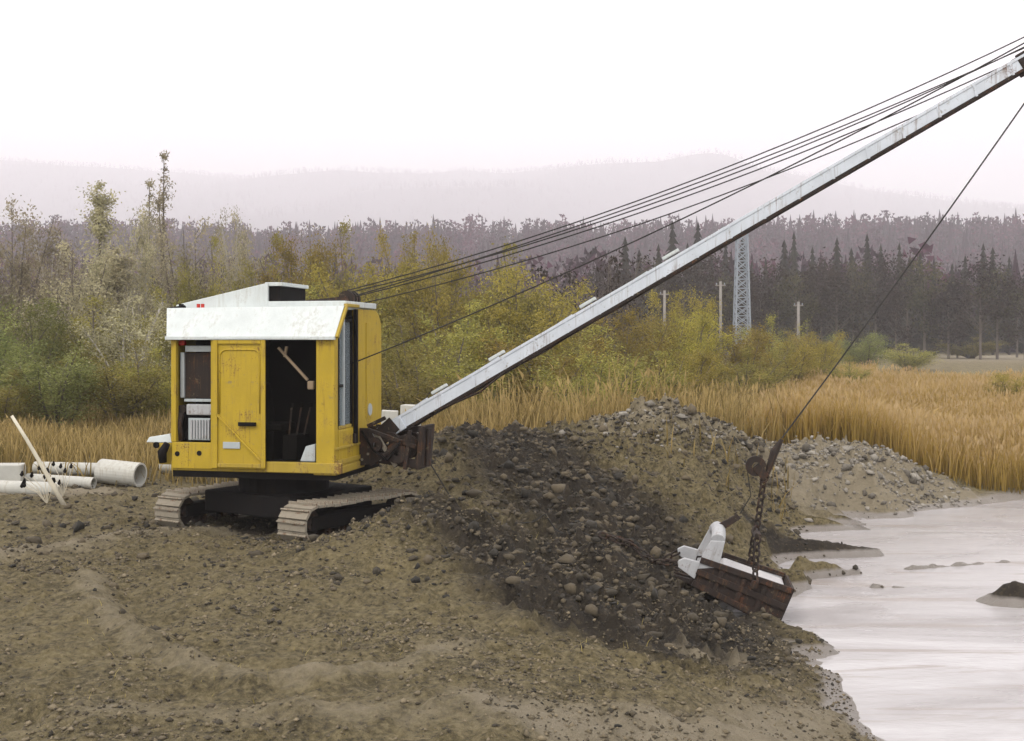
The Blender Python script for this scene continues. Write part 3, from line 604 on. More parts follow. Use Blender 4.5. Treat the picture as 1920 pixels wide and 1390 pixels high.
for i in range(nb):
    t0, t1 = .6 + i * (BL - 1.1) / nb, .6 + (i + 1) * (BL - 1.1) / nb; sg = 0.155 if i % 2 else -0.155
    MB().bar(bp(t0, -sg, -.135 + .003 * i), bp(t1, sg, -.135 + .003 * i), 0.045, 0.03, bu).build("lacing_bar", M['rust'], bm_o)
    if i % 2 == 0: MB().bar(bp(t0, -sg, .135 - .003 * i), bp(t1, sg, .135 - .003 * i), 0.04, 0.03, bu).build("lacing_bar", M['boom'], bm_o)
for t_b in (1.45, 2.55, 4.25, 5.75): MB().box(-.16, .13, -.05, .05, 0, .05).build("rope_guide", M['white'], bm_o, 0.01, loc=bp(t_b, .20, .18), rot=(0, -math.atan2(bd.z, bd.x), 0))
for s_ in (-.18, .18):
    MB().bar(bp(-.15, s_, -.02), bp(.75, s_, 0), 0.06, 0.22, bu).build("boom_foot", M['boom'], bm_o, 0.02)
MB().bar(bp(.30, -0.215, -.02), bp(.62, -0.215, .05), 0.03, 0.26, bu).build("splice_plate", M['rust'], bm_o, 0.01)
MB().tube([bp(0, -.45, 0), bp(0, .45, 0)], 0.07, 12).build("foot_pin", M['rust'], bm_o)
for s_ in (-.08, 0, .08):
    c = bp(BL, s_, 0); MB().ring(c, 'y', .26, .06, .07, 22).build("head_sheave", M['rust'], bm_o)
for s_ in (-0.155, 0.155): MB().bar(bp(BL - .45, s_, 0), bp(BL + .18, s_, 0), 0.04, 0.30, bu).build("head_plate", M['rust'], bm_o, 0.02)
MB().tube([bp(BL, -.26, 0), bp(BL, .34, 0)], 0.05, 12).build("head_pin", M['rust'], bm_o)
for i in range(19):
    t_ = .9 + i * (BL - 1.5) / 18; MB().bar(bp(t_, -.172, -.085), bp(t_ + .05, -.172, .085), .012, .035, bd).build("stiffener", M['boom'], bm_o)
MB().tube([bp(1.2, -.19, -.10), bp(2.1, -.20, -.20), bp(2.6, -.19, -.12)], .018, 6).build("grease_hose", M['rust'], bm_o, 0, True)
# fairlead and boom-foot brackets
fl = empty("fairlead"); fl.parent = exc
for y in (-.02, .42, .80):
    MB().prism([(1.353, 1.02), (1.353, 1.62), (1.52, 1.62), (1.60, 1.45), (1.50, 1.30), (1.74, 1.22), (1.66, 1.05)], 'y', y, y + .04).build("bracket_plate", M['rust'], fl, 0.008)
for x, y, r, a in ((1.78, .18, .23, 'y'), (2.08, .16, .20, 'y'), (2.02, .55, .22, 'y')):
    MB().ring((x, y, 1.32), a, r, .07, .09, 22).build("guide_sheave", M['rust'], fl)
for x in (2.36, 2.44):
    MB().tube([(x, .05 + (x - 2.36), 1.02), (x + .02, .05 + (x - 2.36), 1.62)], 0.045, 10).build("guide_roller", M['rust'], fl)
MB().hexa([(2.28, -.02, .98), (2.36, -.02, .98), (2.36, .62, .98), (2.28, .62, .98), (2.34, -.02, 1.66), (2.42, -.02, 1.66), (2.42, .62, 1.66), (2.34, .62, 1.66)]).build("end_plate", M['rust'], fl, 0.01)
MB().bar((1.6, .04, 1.14), (2.36, .04, 1.05), .06, .14).build("guide_arm", M['rust'], fl, 0.01); MB().bar((1.55, .46, 1.5), (2.36, .46, 1.6), .06, .10).build("guide_arm", M['rust'], fl, 0.01)
MB().bar((1.6, .02, 1.55), (1.95, .02, 1.02), .05, .07).build("guide_arm", M['trackmud'], fl, 0.01)
for k in range(5): MB().tube([(1.40 + .1 * k, -.035, 1.12 + .09 * (k % 3)), (1.40 + .1 * k, -.015, 1.12 + .09 * (k % 3))], .022, 6).build("bolt", M['trackmud'], fl)
MB().ring((1.98, -.02, 1.24), 'y', .17, .05, .07, 20).build("guide_sheave", M['rust'], fl); MB().ring((1.62, -.05, 1.36), 'y', .12, .04, .06, 18).build("guide_sheave", M['bucket'], fl)
for a_, b_ in (((1.5, -.06, 1.6), (2.3, -.06, 1.34)), ((1.55, -.06, 1.05), (2.2, -.06, 1.5)), ((2.12, -.05, .98), (2.2, -.05, 1.6)), ((1.74, .3, 1.02), (1.8, .3, 1.68)), ((2.2, .3, 1.0), (2.28, .3, 1.62)), ((1.45, .1, 1.64), (1.75, .1, 1.78))):
    MB().bar(a_, b_, .045, .06).build("tie_bar", M['rust'], fl, .006)
MB().tube([(1.40, -.05, 1.58), (1.62, -.12, 1.28), (1.85, -.10, 1.12), (2.05, -.08, 1.42)], .018, 6).build("hose", M['dark'], fl, 0, True)
# gantry and ropes
gl = wl_(at(655, 561, 18.82))
gan = MB().bar((gl.x - .75, -.2, 3.6), (gl.x, -.12, gl.z), .07, .07).bar((gl.x - .75, .4, 3.6), (gl.x, .32, gl.z), .07, .07).bar((gl.x + .12, -.2, 3.55), (gl.x, -.12, gl.z), .06, .06).bar((gl.x + .12, .4, 3.55), (gl.x, .32, gl.z), .06, .06).build("gantry", M['rust'], exc)
MB().tube([(gl.x, -.16, gl.z), (gl.x, .36, gl.z)], .045, 10).build("gantry_pin", M['rust'], gan)
for y in (-.02, .12, .26): MB().ring((gl.x, y, gl.z), 'y', .13, .045, .06, 18).build("gantry_sheave", M['rust'], gan)
def rope(name, a, b, sag, r=0.015, n=18, parent=exc):
    a, b = Vector(a), Vector(b); pts = []
    for i in range(n + 1):
        t = i / n; q = a.lerp(b, t); q.z -= 4 * sag * t * (1 - t); pts.append(q)
    return MB().tube(pts, r, 5).build(name, M['rope'], parent)
for y, h0, h1, sg in ((-.06, .13, .30, .30), (.02, .10, .18, .34), (.10, .02, .06, .30), (.22, -.10, -.02, .34), (.30, .06, .24, .22)):
    rope("suspension_rope", (gl.x + .02, y, gl.z + h0), bp(BL - .05, y - .1 if y < .2 else y + .2, h1), sg, 0.010)
hp = wl_(at(662, 681, 18.4)); rope("hoist_rope", hp, bp(BL + .02, 0, .25), 0.20, 0.011)
hs_ = wl_(at(1466, 822, 17.75)); hs_.y = 0.45
rope("bucket_rope", bp(BL + .22, 0, -.08), hs_, 0.06, 0.012)

# ------------------------------------------------------------------ the dragline bucket
bc = Vector((3.42, 17.9, 0)); BP = R(19)
bk = empty("dragline_bucket", at(1366, 1122, 17.9), (0, BP, YAW + R(4)))
tag(bk, "rusty dragline bucket hanging by a chain over the pit edge", "bucket")
# local: +x towards the closed back, -x the mouth, z up
L0, L1, HB, WB = -.68, .74, .56, .52
for sy in (-1, 1):
    y0 = sy * WB
    sp = MB().prism([(L0, .14), (L0 + .1, .10), (L1, -.08), (L1 + .04, HB - .02), (L0 + .35, HB - .06), (L0, .36)], 'y', y0 - .02, y0 + .02).build("side_wall", M['bucket'], bk, 0.006)
    MB().prism([(L0 + .08, .16), (L1 - .05, .02), (L1 - .02, HB - .05), (L0 + .38, HB - .10), (L0 + .08, .34)], 'y', y0 - sy * .024, y0 - sy * .034).build("wear_plate", M['worn'], sp)
    for za, zb_ in ((HB - .06, HB - .03), (.32, .27), (.14, -.02)):
        MB().bar((L0 + (.32 if za > .5 else .05), y0 + sy * .035, za), (L1 + .02, y0 + sy * .035, zb_), .05, .09).build("rib", M['bucket'], sp, 0.01)
    for xx in (-.30, .05, .36): MB().bar((xx, y0 + sy * .03, .06), (xx + .02, y0 + sy * .03, HB - .1), .035, .07, (1, 0, 0)).build("rib", M['rust'], sp, 0.008)
    MB().tube([(.22, y0, HB - .12), (.22, y0 + sy * .12, HB - .12)], .06, 10).build("trunnion", M['rust'], sp)
    # arch leg
    MB().hexa([(L0 + .02, y0 - .03, .34), (L0 + .34, y0 - .03, HB - .08), (L0 + .34, y0 + .03, HB - .08), (L0 + .02, y0 + .03, .34), (L0 + .10, y0 - .03, .82), (L0 + .30, y0 - .03, .88), (L0 + .30, y0 + .03, .88), (L0 + .10, y0 + .03, .82)]).build("arch_leg", M['worn'], bk, 0.012)
    MB().prism([(L0 - .22, .28), (L0 - .26, .36), (L0 - .18, .44), (L0 + .06, .46), (L0 + .06, .20)], 'y', y0 - .045, y0 + .045).build("drag_lug", M['worn'], bk, 0.012)
MB().hexa([(L1 - .02, -WB, -.06), (L1 + .02, -WB, -.06), (L1 + .02, WB, -.06), (L1 - .02, WB, -.06), (L1 + .02, -WB, HB), (L1 + .06, -WB, HB), (L1 + .06, WB, HB), (L1 + .02, WB, HB)]).build("back_wall", M['bucket'], bk, 0.006)
MB().hexa([(L0, -WB, .10), (L1, -WB, -.10), (L1, WB, -.10), (L0, WB, .10), (L0, -WB, .14), (L1, -WB, -.05), (L1, WB, -.05), (L0, WB, .14)]).build("floor_plate", M['bucket'], bk)
MB().hexa([(L0 + .30, -WB + .04, .12), (L1 - .03, -WB + .04, .0), (L1 - .03, WB - .04, .0), (L0 + .30, WB - .04, .12), (L0 + .44, -WB + .04, .40), (L1 - .01, -WB + .04, .46), (L1 - .01, WB - .04, .50), (L0 + .44, WB - .04, .50)]).build("wet_load", M['slurry'], bk, 0.05)
MB().tube([(L0 + .20, -WB, .85), (L0 + .20, -WB * .6, .91), (L0 + .20, 0, .93), (L0 + .20, WB * .6, .91), (L0 + .20, WB, .85)], .11, 10).build("arch", M['worn'], bk, 0.02)
MB().prism([(L0 + .13, .98), (L0 + .28, .98), (L0 + .46, 1.22), (L0 + .38, 1.26)], 'y', -.03, .03).build("dump_lug", M['rust'], bk, 0.01)
for i in range(5):
    y = -WB + .06 + i * (2 * WB - .12) / 4
    MB().hexa([(L0 - .24, y - .02, .12), (L0 + .06, y - .05, .08), (L0 + .06, y + .05, .08), (L0 - .24, y + .02, .12), (L0 - .24, y - .02, .14), (L0 + .06, y - .05, .17), (L0 + .06, y + .05, .17), (L0 - .24, y + .02, .14)]).build("tooth", M['rust'], bk)
bpy.context.view_layer.update()
BI = bk.matrix_world.inverted()
def bl(u, v, y=17.85): return BI @ at(u, v, y)
def chain(a, b, pitch=.13, r=.018, w=.05, first=0):
    a, b = Vector(a), Vector(b); n = max(2, int((b - a).length / pitch)); d = (b - a).normalized(); sx = d.orthogonal().normalized(); sy = d.cross(sx)
    for i in range(n):
        c = a.lerp(b, (i + .5) / n); s_ = sx if i % 2 else sy; pts = []
        for k in range(13):
            t = 2 * math.pi * k / 12; pts.append(c + d * (math.cos(t) * pitch * .68) + s_ * (math.sin(t) * w))
        MB().tube(pts, r, 5, False).build("chain_link", M['rust'], bk)
apex = bl(1432, 900); sprd = bl(1418, 1000)
chain(apex, sprd, .095)
spb = MB().bar(sprd + Vector((0, -.34, 0)), sprd + Vector((0, .34, 0)), .09, .09).build("spreader_bar", M['rust'], bk, 0.02)
for sy in (-1, 1): chain(sprd + Vector((0, sy * .32, 0)), Vector((.22, sy * (WB + .09), HB - .12)), .095)
s0, s1 = bl(1436, 896), bl(1452, 848)
MB().tube([s0, s1, bl(1466, 824)], [.035, .065, .03], 8).build("rope_socket", M['rust'], bk)
shc = bl(1417, 874)
q_ = MB().ring((0, 0, 0), 'y', .155, .06, .08, 20).build("dump_sheave", M['rust'], bk, loc=shc)
MB().bar(shc + Vector((0, -.05, 0)), s0 + Vector((0, -.05, 0)), .03, .13).build("sheave_cheek", M['rust'], bk, .01); MB().bar(shc + Vector((0, .05, 0)), s0 + Vector((0, .05, 0)), .03, .13).build("sheave_cheek", M['rust'], bk, .01)
chain(bl(1432, 900), s0, .09)
MB().tube([shc + Vector((-.15, 0, 0)), bl(1408, 930), Vector((L0 + .42, 0, 1.27))], .009, 5).build("dump_rope", M['rope'], bk)

def on_ground(x, y, h=.03): return Vector((x, y, gz(x, y) + h))
for sy in (-1, 1):
    a = bk.matrix_world @ Vector((L0 - .22, sy * WB, .34)); pts = [a] + [on_ground(a.x + (1.35 - a.x) * t, a.y + (18.0 - a.y) * t, .06) for t in (.3, .6, 1.0)]
    for p0, p1 in zip(pts[:-1], pts[1:]): chain(BI @ p0, BI @ p1, .12)
dr_pts = [on_ground(1.35, 18.0)] + [on_ground(1.35 + (-1.0 - 1.35) * t, 18.0 + .6 * t + .12 * math.sin(7 * t), .02) for t in [i / 14 for i in range(1, 15)]]
dr_pts.append(EO + FW * 2.4 + NW * .12 + Vector((0, 0, 1.2)))
MB().tube([p - EO for p in dr_pts], .012, 5).build("drag_rope", M['rope'], None, loc=EO); dro = bpy.data.objects["drag_rope"]; dro.parent = exc; dro.matrix_parent_inverse = Matrix.Rotation(-YAW, 4, 'Z') @ Matrix.Translation(-EO)
# ------------------------------------------------------------------ pipes, blocks, poles
def ordinal(i): return ["first", "second", "third", "fourth", "fifth", "sixth", "seventh", "eighth", "ninth", "tenth", "eleventh", "twelfth", "thirteenth", "fourteenth", "fifteenth", "sixteenth", "seventeenth", "eighteenth", "nineteenth", "twentieth",
    "twenty-first", "twenty-second", "twenty-third", "twenty-fourth", "twenty-fifth", "twenty-sixth", "twenty-seventh", "twenty-eighth", "twenty-ninth", "thirtieth", "thirty-first", "thirty-second", "thirty-third", "thirty-fourth", "thirty-fifth", "thirty-sixth", "thirty-seventh", "thirty-eighth", "thirty-ninth", "fortieth"][i]
def pipe(a, b, r, label, group="concrete pipes lying by the bushes", wall=.16, zoff=0.0):
    a, b = Vector(a), Vector(b); a.z = gz(a.x, a.y) + r + zoff; b.z = gz(b.x, b.y) + r + zoff; d = (b - a).normalized(); L = (b - a).length; n = 26
    sx = d.cross(Vector((0, 0, 1))).normalized(); sy = sx.cross(d); ri = r * (1 - wall); V = []; Fs = []
    prof = [(0, ri), (0, r * 1.0), (L * .06, r), (L * .94, r), (L, r), (L, ri)]
    for t, q in prof:
        for k in range(n):
            an = 2 * math.pi * k / n; V.append(a + d * t - a + sx * (q * math.cos(an)) + sy * (q * math.sin(an)))
    m = len(prof)
    for i in range(m):
        for k in range(n):
            j = (i + 1) % m; Fs.append((i * n + k, i * n + (k + 1) % n, j * n + (k + 1) % n, j * n + k))
    o = MB().add(V, Fs).build("concrete_pipe", M['concrete'], None, 0, False, loc=a)
    return tag(o, label, "pipe", group)
pipe((-8.50, 24.3, 0), (-7.62, 24.05, 0), .25, "short wide concrete pipe with its dark open end facing right")
pipe((-10.0, 24.6, 0), (-8.45, 24.5, 0), .13, "slender pale pipe lying rearmost in the pile", zoff=.14)
pipe((-9.95, 24.1, 0), (-8.5, 23.85, 0), .12, "slender pale pipe lying between the rearmost pipe and the front one")
pipe((-11.4, 22.95, 0), (-8.7, 22.65, 0), .14, "long pale pipe lying nearest in the pile at the left edge")
pipe((-9.0, 25.1, 0), (-8.35, 24.2, 0), .13, "thin short pipe end between the pile and the wide pipe")
pipe((-7.6, 25.6, 0), (-4.8, 24.6, 0), .17, "long pale pipe standing in for bright ground behind the tracks", zoff=.08)  # pipe shape stands in for a bright strip of ground
def block(c, s, rz, label):
    o = MB().box(-s[0] / 2, s[0] / 2, -s[1] / 2, s[1] / 2, 0, s[2]).build("concrete_block", M['concrete'], None, 0.02, loc=(c[0], c[1], gz(c[0], c[1]) - .03), rot=(0, R(random.uniform(-3, 3)), rz))
    return tag(o, label, "block", "pale concrete blocks in the grass")
block((-10.25, 23.9), (.55, .5, .52), .2, "upright pale block at the left edge beside the pipes")
block((-3.18, 30), (.42, .4, 1.2), .1, "pale concrete block just right of the yellow front wall")
block((-2.62, 30), (.46, .4, 1.32), -.2, "taller pale block with tilted top above the boom foot")
lp0, lp1 = at(22, 780, 20.3), at(124, 946, 20.3); lp1.z = gz(lp1.x, lp1.y) - .05
pm = [lp0.lerp(lp1, t) + Vector((.012 * math.sin(5 * t), 0, .012 * math.sin(3 * t))) - lp1 for t in (0, .25, .5, .75, 1)]
tag(MB().tube(pm, [.028, .032, .036, .04, .045], 8).build("leaning_pole", M['wood'], None, 0, True, loc=lp1), "pale bare pole leaning left in front of the pipes", "pole")
# weed with dark seed heads in front of the pipes
for i, (uu, vv, yy, lab) in enumerate(((88, 940, 20.6, "dead weed with dark seed heads beside the leaning pole"), (118, 905, 22.2, "dead weed with dark seed heads behind the leaning pole"))):
    bs = at(uu, vv, yy); bs.z = gz(bs.x, bs.y); wd = empty("dead_weed", bs); tag(wd, lab, "weed", "dead weeds by the pipes")
    for k in range(9):
        tip = Vector((random.uniform(-.45, .25), random.uniform(-.2, .2), random.uniform(.25, .62)))
        MB().tube([(0, 0, 0), tip * .5 + Vector((.04, 0, .05)), tip], .006, 4).build("stem", M['wood'], wd)
        MB().tube([tip - Vector((0, 0, .03)), tip, tip + Vector((.01, 0, .07))], [.012, .035, .01], 6).build("seed_head", M['dark'], wd)
def post(u, v0, v1, y, r, label):
    t = at(u, v0, y); z0 = gz(t.x, t.y); root = empty("utility_pole", (t.x, t.y, z0)); tag(root, label, "pole", "utility poles by the far wood")
    MB().tube([(0, 0, -.3), (0, 0, t.z - z0)], [r, r * .75], 8).build("shaft", M['pole'], root, 0, True)
    MB().box(-.5, .5, -.06, .06, t.z - z0 - .45, t.z - z0 - .33).build("crossarm", M['pole'], root)
    for x in (-.4, .4): MB().tube([(x, 0, t.z - z0 - .33), (x, 0, t.z - z0 - .15)], .05, 6).build("insulator", M['galv'], root)
post(1351, 528, 640, 118, .17, "thin utility pole just left of the steel pylon")
post(1497, 566, 640, 122, .19, "short pale utility pole right of the steel pylon")
post(1246, 545, 640, 120, .17, "utility pole farthest left, close under the boom")
py = at(1391, 438, 135); pz = gz(py.x, py.y); pyl = empty("steel_pylon", (py.x, py.y, pz)); tag(pyl, "pale steel lattice pylon standing before the dark wood", "pylon")
PH = py.z - pz; c0, c1 = .92, .55
def pc(i, t): a = ((-1, -1), (1, -1), (1, 1), (-1, 1))[i % 4]; w = c0 + (c1 - c0) * t; return Vector((a[0] * w, a[1] * w, PH * t))
for i in range(4): MB().bar(pc(i, 0), pc(i, 1), .15).build("leg", M['galv'], pyl)
for i in range(4):
    br = MB()
    for k in range(14):
        t0, t1 = k / 14, (k + 1) / 14; br.bar(pc(i, t0), pc(i + 1, t1), .09); br.bar(pc(i + 1, t0), pc(i, t1), .09); br.bar(pc(i, t1), pc(i + 1, t1), .08)
    br.build("bracing", M['galv'], pyl)

# ------------------------------------------------------------------ willows and other bushes
def leaf_quads(P, size, aspect, var, tilt=None):
    n = len(P); d = rng.normal(size=(n, 3)); d[:, 2] = d[:, 2] * .8 - .1; d /= np.linalg.norm(d, axis=1)[:, None]
    e = np.cross(d, rng.normal(size=(n, 3))); e /= np.linalg.norm(e, axis=1)[:, None]
    s = (size * rng.uniform(.6, 1.4, n))[:, None]
    V = np.stack([P - d * s, P + e * s * aspect, P + d * s, P - e * s * aspect], 1).reshape(-1, 3)
    return V, np.arange(4 * n).reshape(-1, 4), np.repeat(var, 4)
def make_bush(seed, H, Rr, stems, subs, per, size, mat, barkm, spread=.9, low=.18, column=False):
    r = np.random.default_rng(seed); tr = MB(); P = []; Vv = []
    for s in range(stems):
        az = 2 * math.pi * (s + r.uniform(-.35, .35)) / stems; out = np.array([math.cos(az), math.sin(az), 0]); hk = r.uniform(.62, 1.0); rk = r.uniform(.35, 1.0) * Rr * spread * (.25 if column else 1)
        if s == 0: hk, rk = 1.0, .15 * Rr
        base = out * r.uniform(.02, .12) * Rr; wob = r.normal(size=(2,)) * .12 * Rr
        f = lambda t: base + out * rk * t ** 1.4 + np.array([wob[0] * math.sin(3 * t), wob[1] * math.sin(2.4 * t), H * hk * t])
        ts = [0, .2, .4, .6, .8, 1.0]; tr.tube([f(t) for t in ts], [H * .012 * (1.08 - t) + .008 for t in ts], 5)
        for k in range(subs):
            t = r.uniform(low, .98) if not column else low + (1.0 - low) * r.uniform(0, 1) ** .75; p0 = f(t); a2 = az + r.normal() * 1.2 if not column else r.uniform(0, 6.28)
            dr = np.array([math.cos(a2), math.sin(a2), r.uniform(.25, 1.3)]); dr /= np.linalg.norm(dr)
            ln = (H * .24 * (1.12 - .55 * t) if not column else Rr * (1.05 - .68 * t)) * r.uniform(.6, 1.3); p1 = p0 + dr * ln
            if k % 2 == 0: tr.tube([p0, (p0 + p1) / 2 + r.normal(size=3) * .04, p1], [.018, .012, .006], 3, False)
            q = r.uniform(.15, 1.08, per)[:, None]; pts = p0 + (p1 - p0) * q + r.normal(size=(per, 3)) * ln * .24
            pts[:, 2] -= (q[:, 0] ** 2) * ln * .12
            P.append(pts); Vv.append(np.clip(r.uniform(.12, .72) + r.normal(size=per) * .08, 0, 1))
    P = np.concatenate(P); Vv = np.concatenate(Vv); k = P[:, 2] > .05; P, Vv = P[k], Vv[k]
    V, Fq, va = leaf_quads(P, size, .45, Vv)
    return mesh_np("crown", V, Fq, M[mat], {"var": va}), tr.mesh("stems", M[barkm])
protos = {}
for key, args in {
    'olive0': (11, 6, 2.9, 11, 19, 79, .063, 'leaf_olive', 'bark'), 'olive1': (12, 6, 2.4, 9, 20, 84, .063, 'leaf_olive', 'bark'),
    'yellow0': (21, 6, 3.2, 12, 18, 79, .063, 'leaf_yellow', 'bark'), 'yellow1': (22, 6, 2.7, 10, 19, 84, .063, 'leaf_yellow', 'bark'),
    'grey0': (31, 6, 2.2, 9, 18, 62, .063, 'leaf_grey', 'bark'), 'grey1': (32, 6, 2.6, 10, 19, 62, .063, 'leaf_grey', 'palebark'),
    'green0': (41, 6, 3.0, 11, 19, 84, .063, 'leaf_green', 'bark'), 'green1': (42, 6, 2.5, 10, 19, 84, .063, 'leaf_green', 'bark')}.items():
    protos[key] = make_bush(*args)
protos['spire0'] = make_bush(51, 9, 1.25, 3, 49, 62, .063, 'leaf_grey', 'bark', low=.10, column=True)
protos['spire1'] = make_bush(52, 9, 0.9, 2, 40, 26, .063, 'leaf_grey', 'bark', low=.12, column=True)
protos['bare0'] = make_bush(61, 6, 2.4, 12, 16, 9, .10, 'leaf_brown', 'bark')
def plant(name, key, u, vtop, y, wpx, label, cat, group, basez=None):
    H0 = 9 if key.startswith('spire') else 6; R0_ = {'olive0': 2.9, 'olive1': 2.4, 'yellow0': 3.2, 'yellow1': 2.7, 'grey0': 2.2, 'grey1': 2.6, 'green0': 3.0, 'green1': 2.5, 'spire0': 1.25, 'spire1': 1.0, 'bare0': 2.4}[key]
    t = at(u, vtop, y); z0 = gz(t.x, t.y); h = (t.z - z0); o = empty(name, (t.x, t.y, z0 - .05), (0, 0, random.uniform(0, 6.28)))
    sw = wpx / 2 / FPX * y / R0_; o.scale = (sw, sw, h / H0)
    tag(o, label, cat, group); c, s = protos[key]; link("crown", c, o); link("stems", s, o); return o
LEFT = [ # u, top row, distance, width px, kind
    (20, 395, 52, 170, 'grey0'), (100, 430, 56, 170, 'grey1'), (190, 350, 50, 120, 'spire0'), (150, 470, 46, 190, 'grey0'), (250, 400, 54, 150, 'grey1'), (303, 293, 58, 75, 'spire1'), (275, 345, 60, 80, 'spire1'),
    (345, 430, 52, 170, 'grey0'), (60, 560, 40, 240, 'green0'), (-20, 600, 37, 200, 'green1'), (170, 560, 42, 220, 'olive1'), (255, 560, 41, 220, 'grey1'), (320, 540, 43, 190, 'olive0'), (230, 640, 36, 210, 'olive1'), (110, 655, 34.5, 220, 'green1'), (300, 650, 37, 170, 'olive0'), (10, 690, 33.5, 200, 'olive0'), (380, 450, 50, 120, 'olive1'), (225, 470, 47, 130, 'spire0')]
CENTRE = [(440, 405, 62, 120, 'grey1'), (500, 444, 58, 165, 'olive1'), (560, 454, 54, 198, 'yellow0'), (620, 424, 58, 143, 'olive1'), (680, 494, 50, 220, 'yellow1'), (600, 534, 46, 242, 'olive0'), (780, 436, 60, 143, 'yellow1'), (740, 494, 52, 220, 'olive0'), (830, 494, 50, 242, 'yellow0'),
    (920, 464, 54, 209, 'olive1'), (990, 504, 54, 231, 'yellow1'), (860, 564, 44, 264, 'olive0'), (960, 574, 44, 264, 'yellow0'), (770, 594, 41, 253, 'olive0'), (1050, 564, 46, 242, 'olive0'), (900, 629, 38.5, 253, 'olive1'), (1010, 634, 38.5, 253, 'yellow1'), (1110, 614, 42, 220, 'olive1'), (1170, 584, 50, 209, 'yellow0'), (1080, 664, 37, 198, 'olive0'), (760, 664, 36, 220, 'olive1'), (1140, 480, 72, 170, 'bare0'), (1060, 505, 70, 150, 'bare0')]
RIGHT = [(1280, 545, 66, 130, 'yellow1'), (1230, 600, 56, 180, 'yellow0'), (1300, 590, 54, 200, 'yellow0'), (1370, 610, 58, 180, 'yellow1'), (1210, 660, 46, 180, 'olive1'), (1300, 660, 47, 210, 'yellow0'), (1400, 650, 54, 180, 'olive0'), (1450, 592, 84, 130, 'olive0'), (1530, 622, 80, 120, 'yellow1'), (1470, 640, 62, 150, 'yellow1'), (1620, 625, 105, 150, 'green0'), (1540, 645, 66, 110, 'yellow0'), (1820, 632, 150, 130, 'olive0'), (1700, 645, 112, 120, 'olive1'), (1590, 668, 62, 90, 'olive1'), (1900, 700, 52, 110, 'yellow1')]
for nm, lst, where in (("willow_bush", LEFT, "thicket left of the machine"), ("willow_bush", CENTRE, "thicket behind the boom"), ("willow_bush", RIGHT, "thicket left of the reeds")):
    kinds = {}; order = sorted(lst, key=lambda q: q[0])
    desc = {'g': "grey-green willow", 'o': "olive willow", 'y': "yellowing willow", 's': "tall spire-shaped tree", 'b': "brown half-bare bush"}
    for q in order:
        kk = 'n' if q[4].startswith('green') else q[4][0]; kinds.setdefault(kk, []).append(q)
    for kk, qs in kinds.items():
        for i, q in enumerate(qs):
            lab = f"{'only' if len(qs) == 1 else ordinal(i)} {dict(desc, n='green willow bush')[kk]} from the left in the {where}"
            if len(qs) == 1: lab = f"only {dict(desc, n='green willow bush')[kk]} in the {where}"
            plant("spire_tree" if kk == 's' else nm, q[4], q[0], q[1], q[2], q[3], lab, "tree" if kk == 's' else "bush", "trees and bushes of the " + where)

# ------------------------------------------------------------------ dark wood beyond the field: single trees in front
def conifer(seed, H, Rr, tiers, mat='leaf_dark', sides=11):
    r = np.random.default_rng(seed); V = []; Fs = []; va = []
    for k in range(tiers):
        t = k / tiers; zb = H * (.10 + .88 * t); rad = Rr * (1 - t) ** .85 * r.uniform(.8, 1.15) + .12
        for j in range(sides):
            a = 2 * math.pi * (j + r.uniform(-.4, .4)) / sides; L = rad * r.uniform(.55, 1.2); w = rad * .30 + .06; dz = -L * r.uniform(.15, .45); c = r.uniform(.1, .9)
            o = np.array([math.cos(a), math.sin(a), 0]); p = np.array([-o[1], o[0], 0]); b = len(V)
            V += [np.array([0, 0, zb + H * .06]), o * L * .55 + p * w + [0, 0, zb + dz * .4], o * L + [0, 0, zb + dz], o * L * .55 - p * w + [0, 0, zb + dz * .4]]
            Fs.append((b, b + 1, b + 2, b + 3)); va += [c] * 4
    return mesh_np("crown", np.array(V), np.array(Fs), M[mat], {"var": np.array(va)}), MB().tube([(0, 0, 0), (0, 0, H * .5), (0, 0, H)], [H * .014, H * .009, .02], 6).mesh("trunk", M['bark'])
def broad(seed, H, Rr, mat='leaf_brown', n=2600):
    r = np.random.default_rng(seed); tr = MB(); P = []; va = []
    tr.tube([(0, 0, 0), (0, 0, H * .45), (.1, 0, H * .85)], [H * .016, H * .011, .03], 6)
    for k in range(26):
        a = r.uniform(0, 6.28); z = H * r.uniform(.28, .98); env = math.sin(min(1, (z / H - .12) / .9) * math.pi) ** .6; rad = Rr * env * r.uniform(.3, 1)
        c = np.array([math.cos(a) * rad, math.sin(a) * rad, z]); tr.tube([(0, 0, max(H * .2, z - rad * .9)), c], [.05, .015], 3, False)
        m_ = n // 26; P.append(c + r.normal(size=(m_, 3)) * np.array([1, 1, .9]) * Rr * .21); va.append(np.clip(r.uniform(.1, .8) + r.normal(size=m_) * .15, 0, 1))
    V, Fq, v_ = leaf_quads(np.concatenate(P), .22, .6, np.concatenate(va))
    return mesh_np("crown", V, Fq, M[mat], {"var": v_}), tr.mesh("trunk", M['bark'])
cprot = [conifer(70 + i, 18, 3.0 + .5 * (i % 3), 17 + i % 4) for i in range(5)]
bprot = [broad(80 + i, 15, 4.2 + .6 * i) for i in range(3)] + [broad(90, 15, 4.5, 'leaf_dkolive')]
def wood_tree(i, kind, u, vtop, y, label):
    t = at(u, vtop, y); z0 = gz(t.x, t.y); h = t.z - z0
    o = empty("spruce_tree" if kind == 'c' else "broadleaf_tree", (t.x, t.y, z0), (0, 0, random.uniform(0, 6.28)))
    c, tr = (cprot[i % 5] if kind == 'c' else bprot[i % 4]); s = h / (18 if kind == 'c' else 15); o.scale = (s * random.uniform(.8, 1.05),) * 2 + (s,)
    tag(o, label, "tree", "single trees at the front of the dark wood"); link("crown", c, o); link("trunk", tr, o)
wood = []
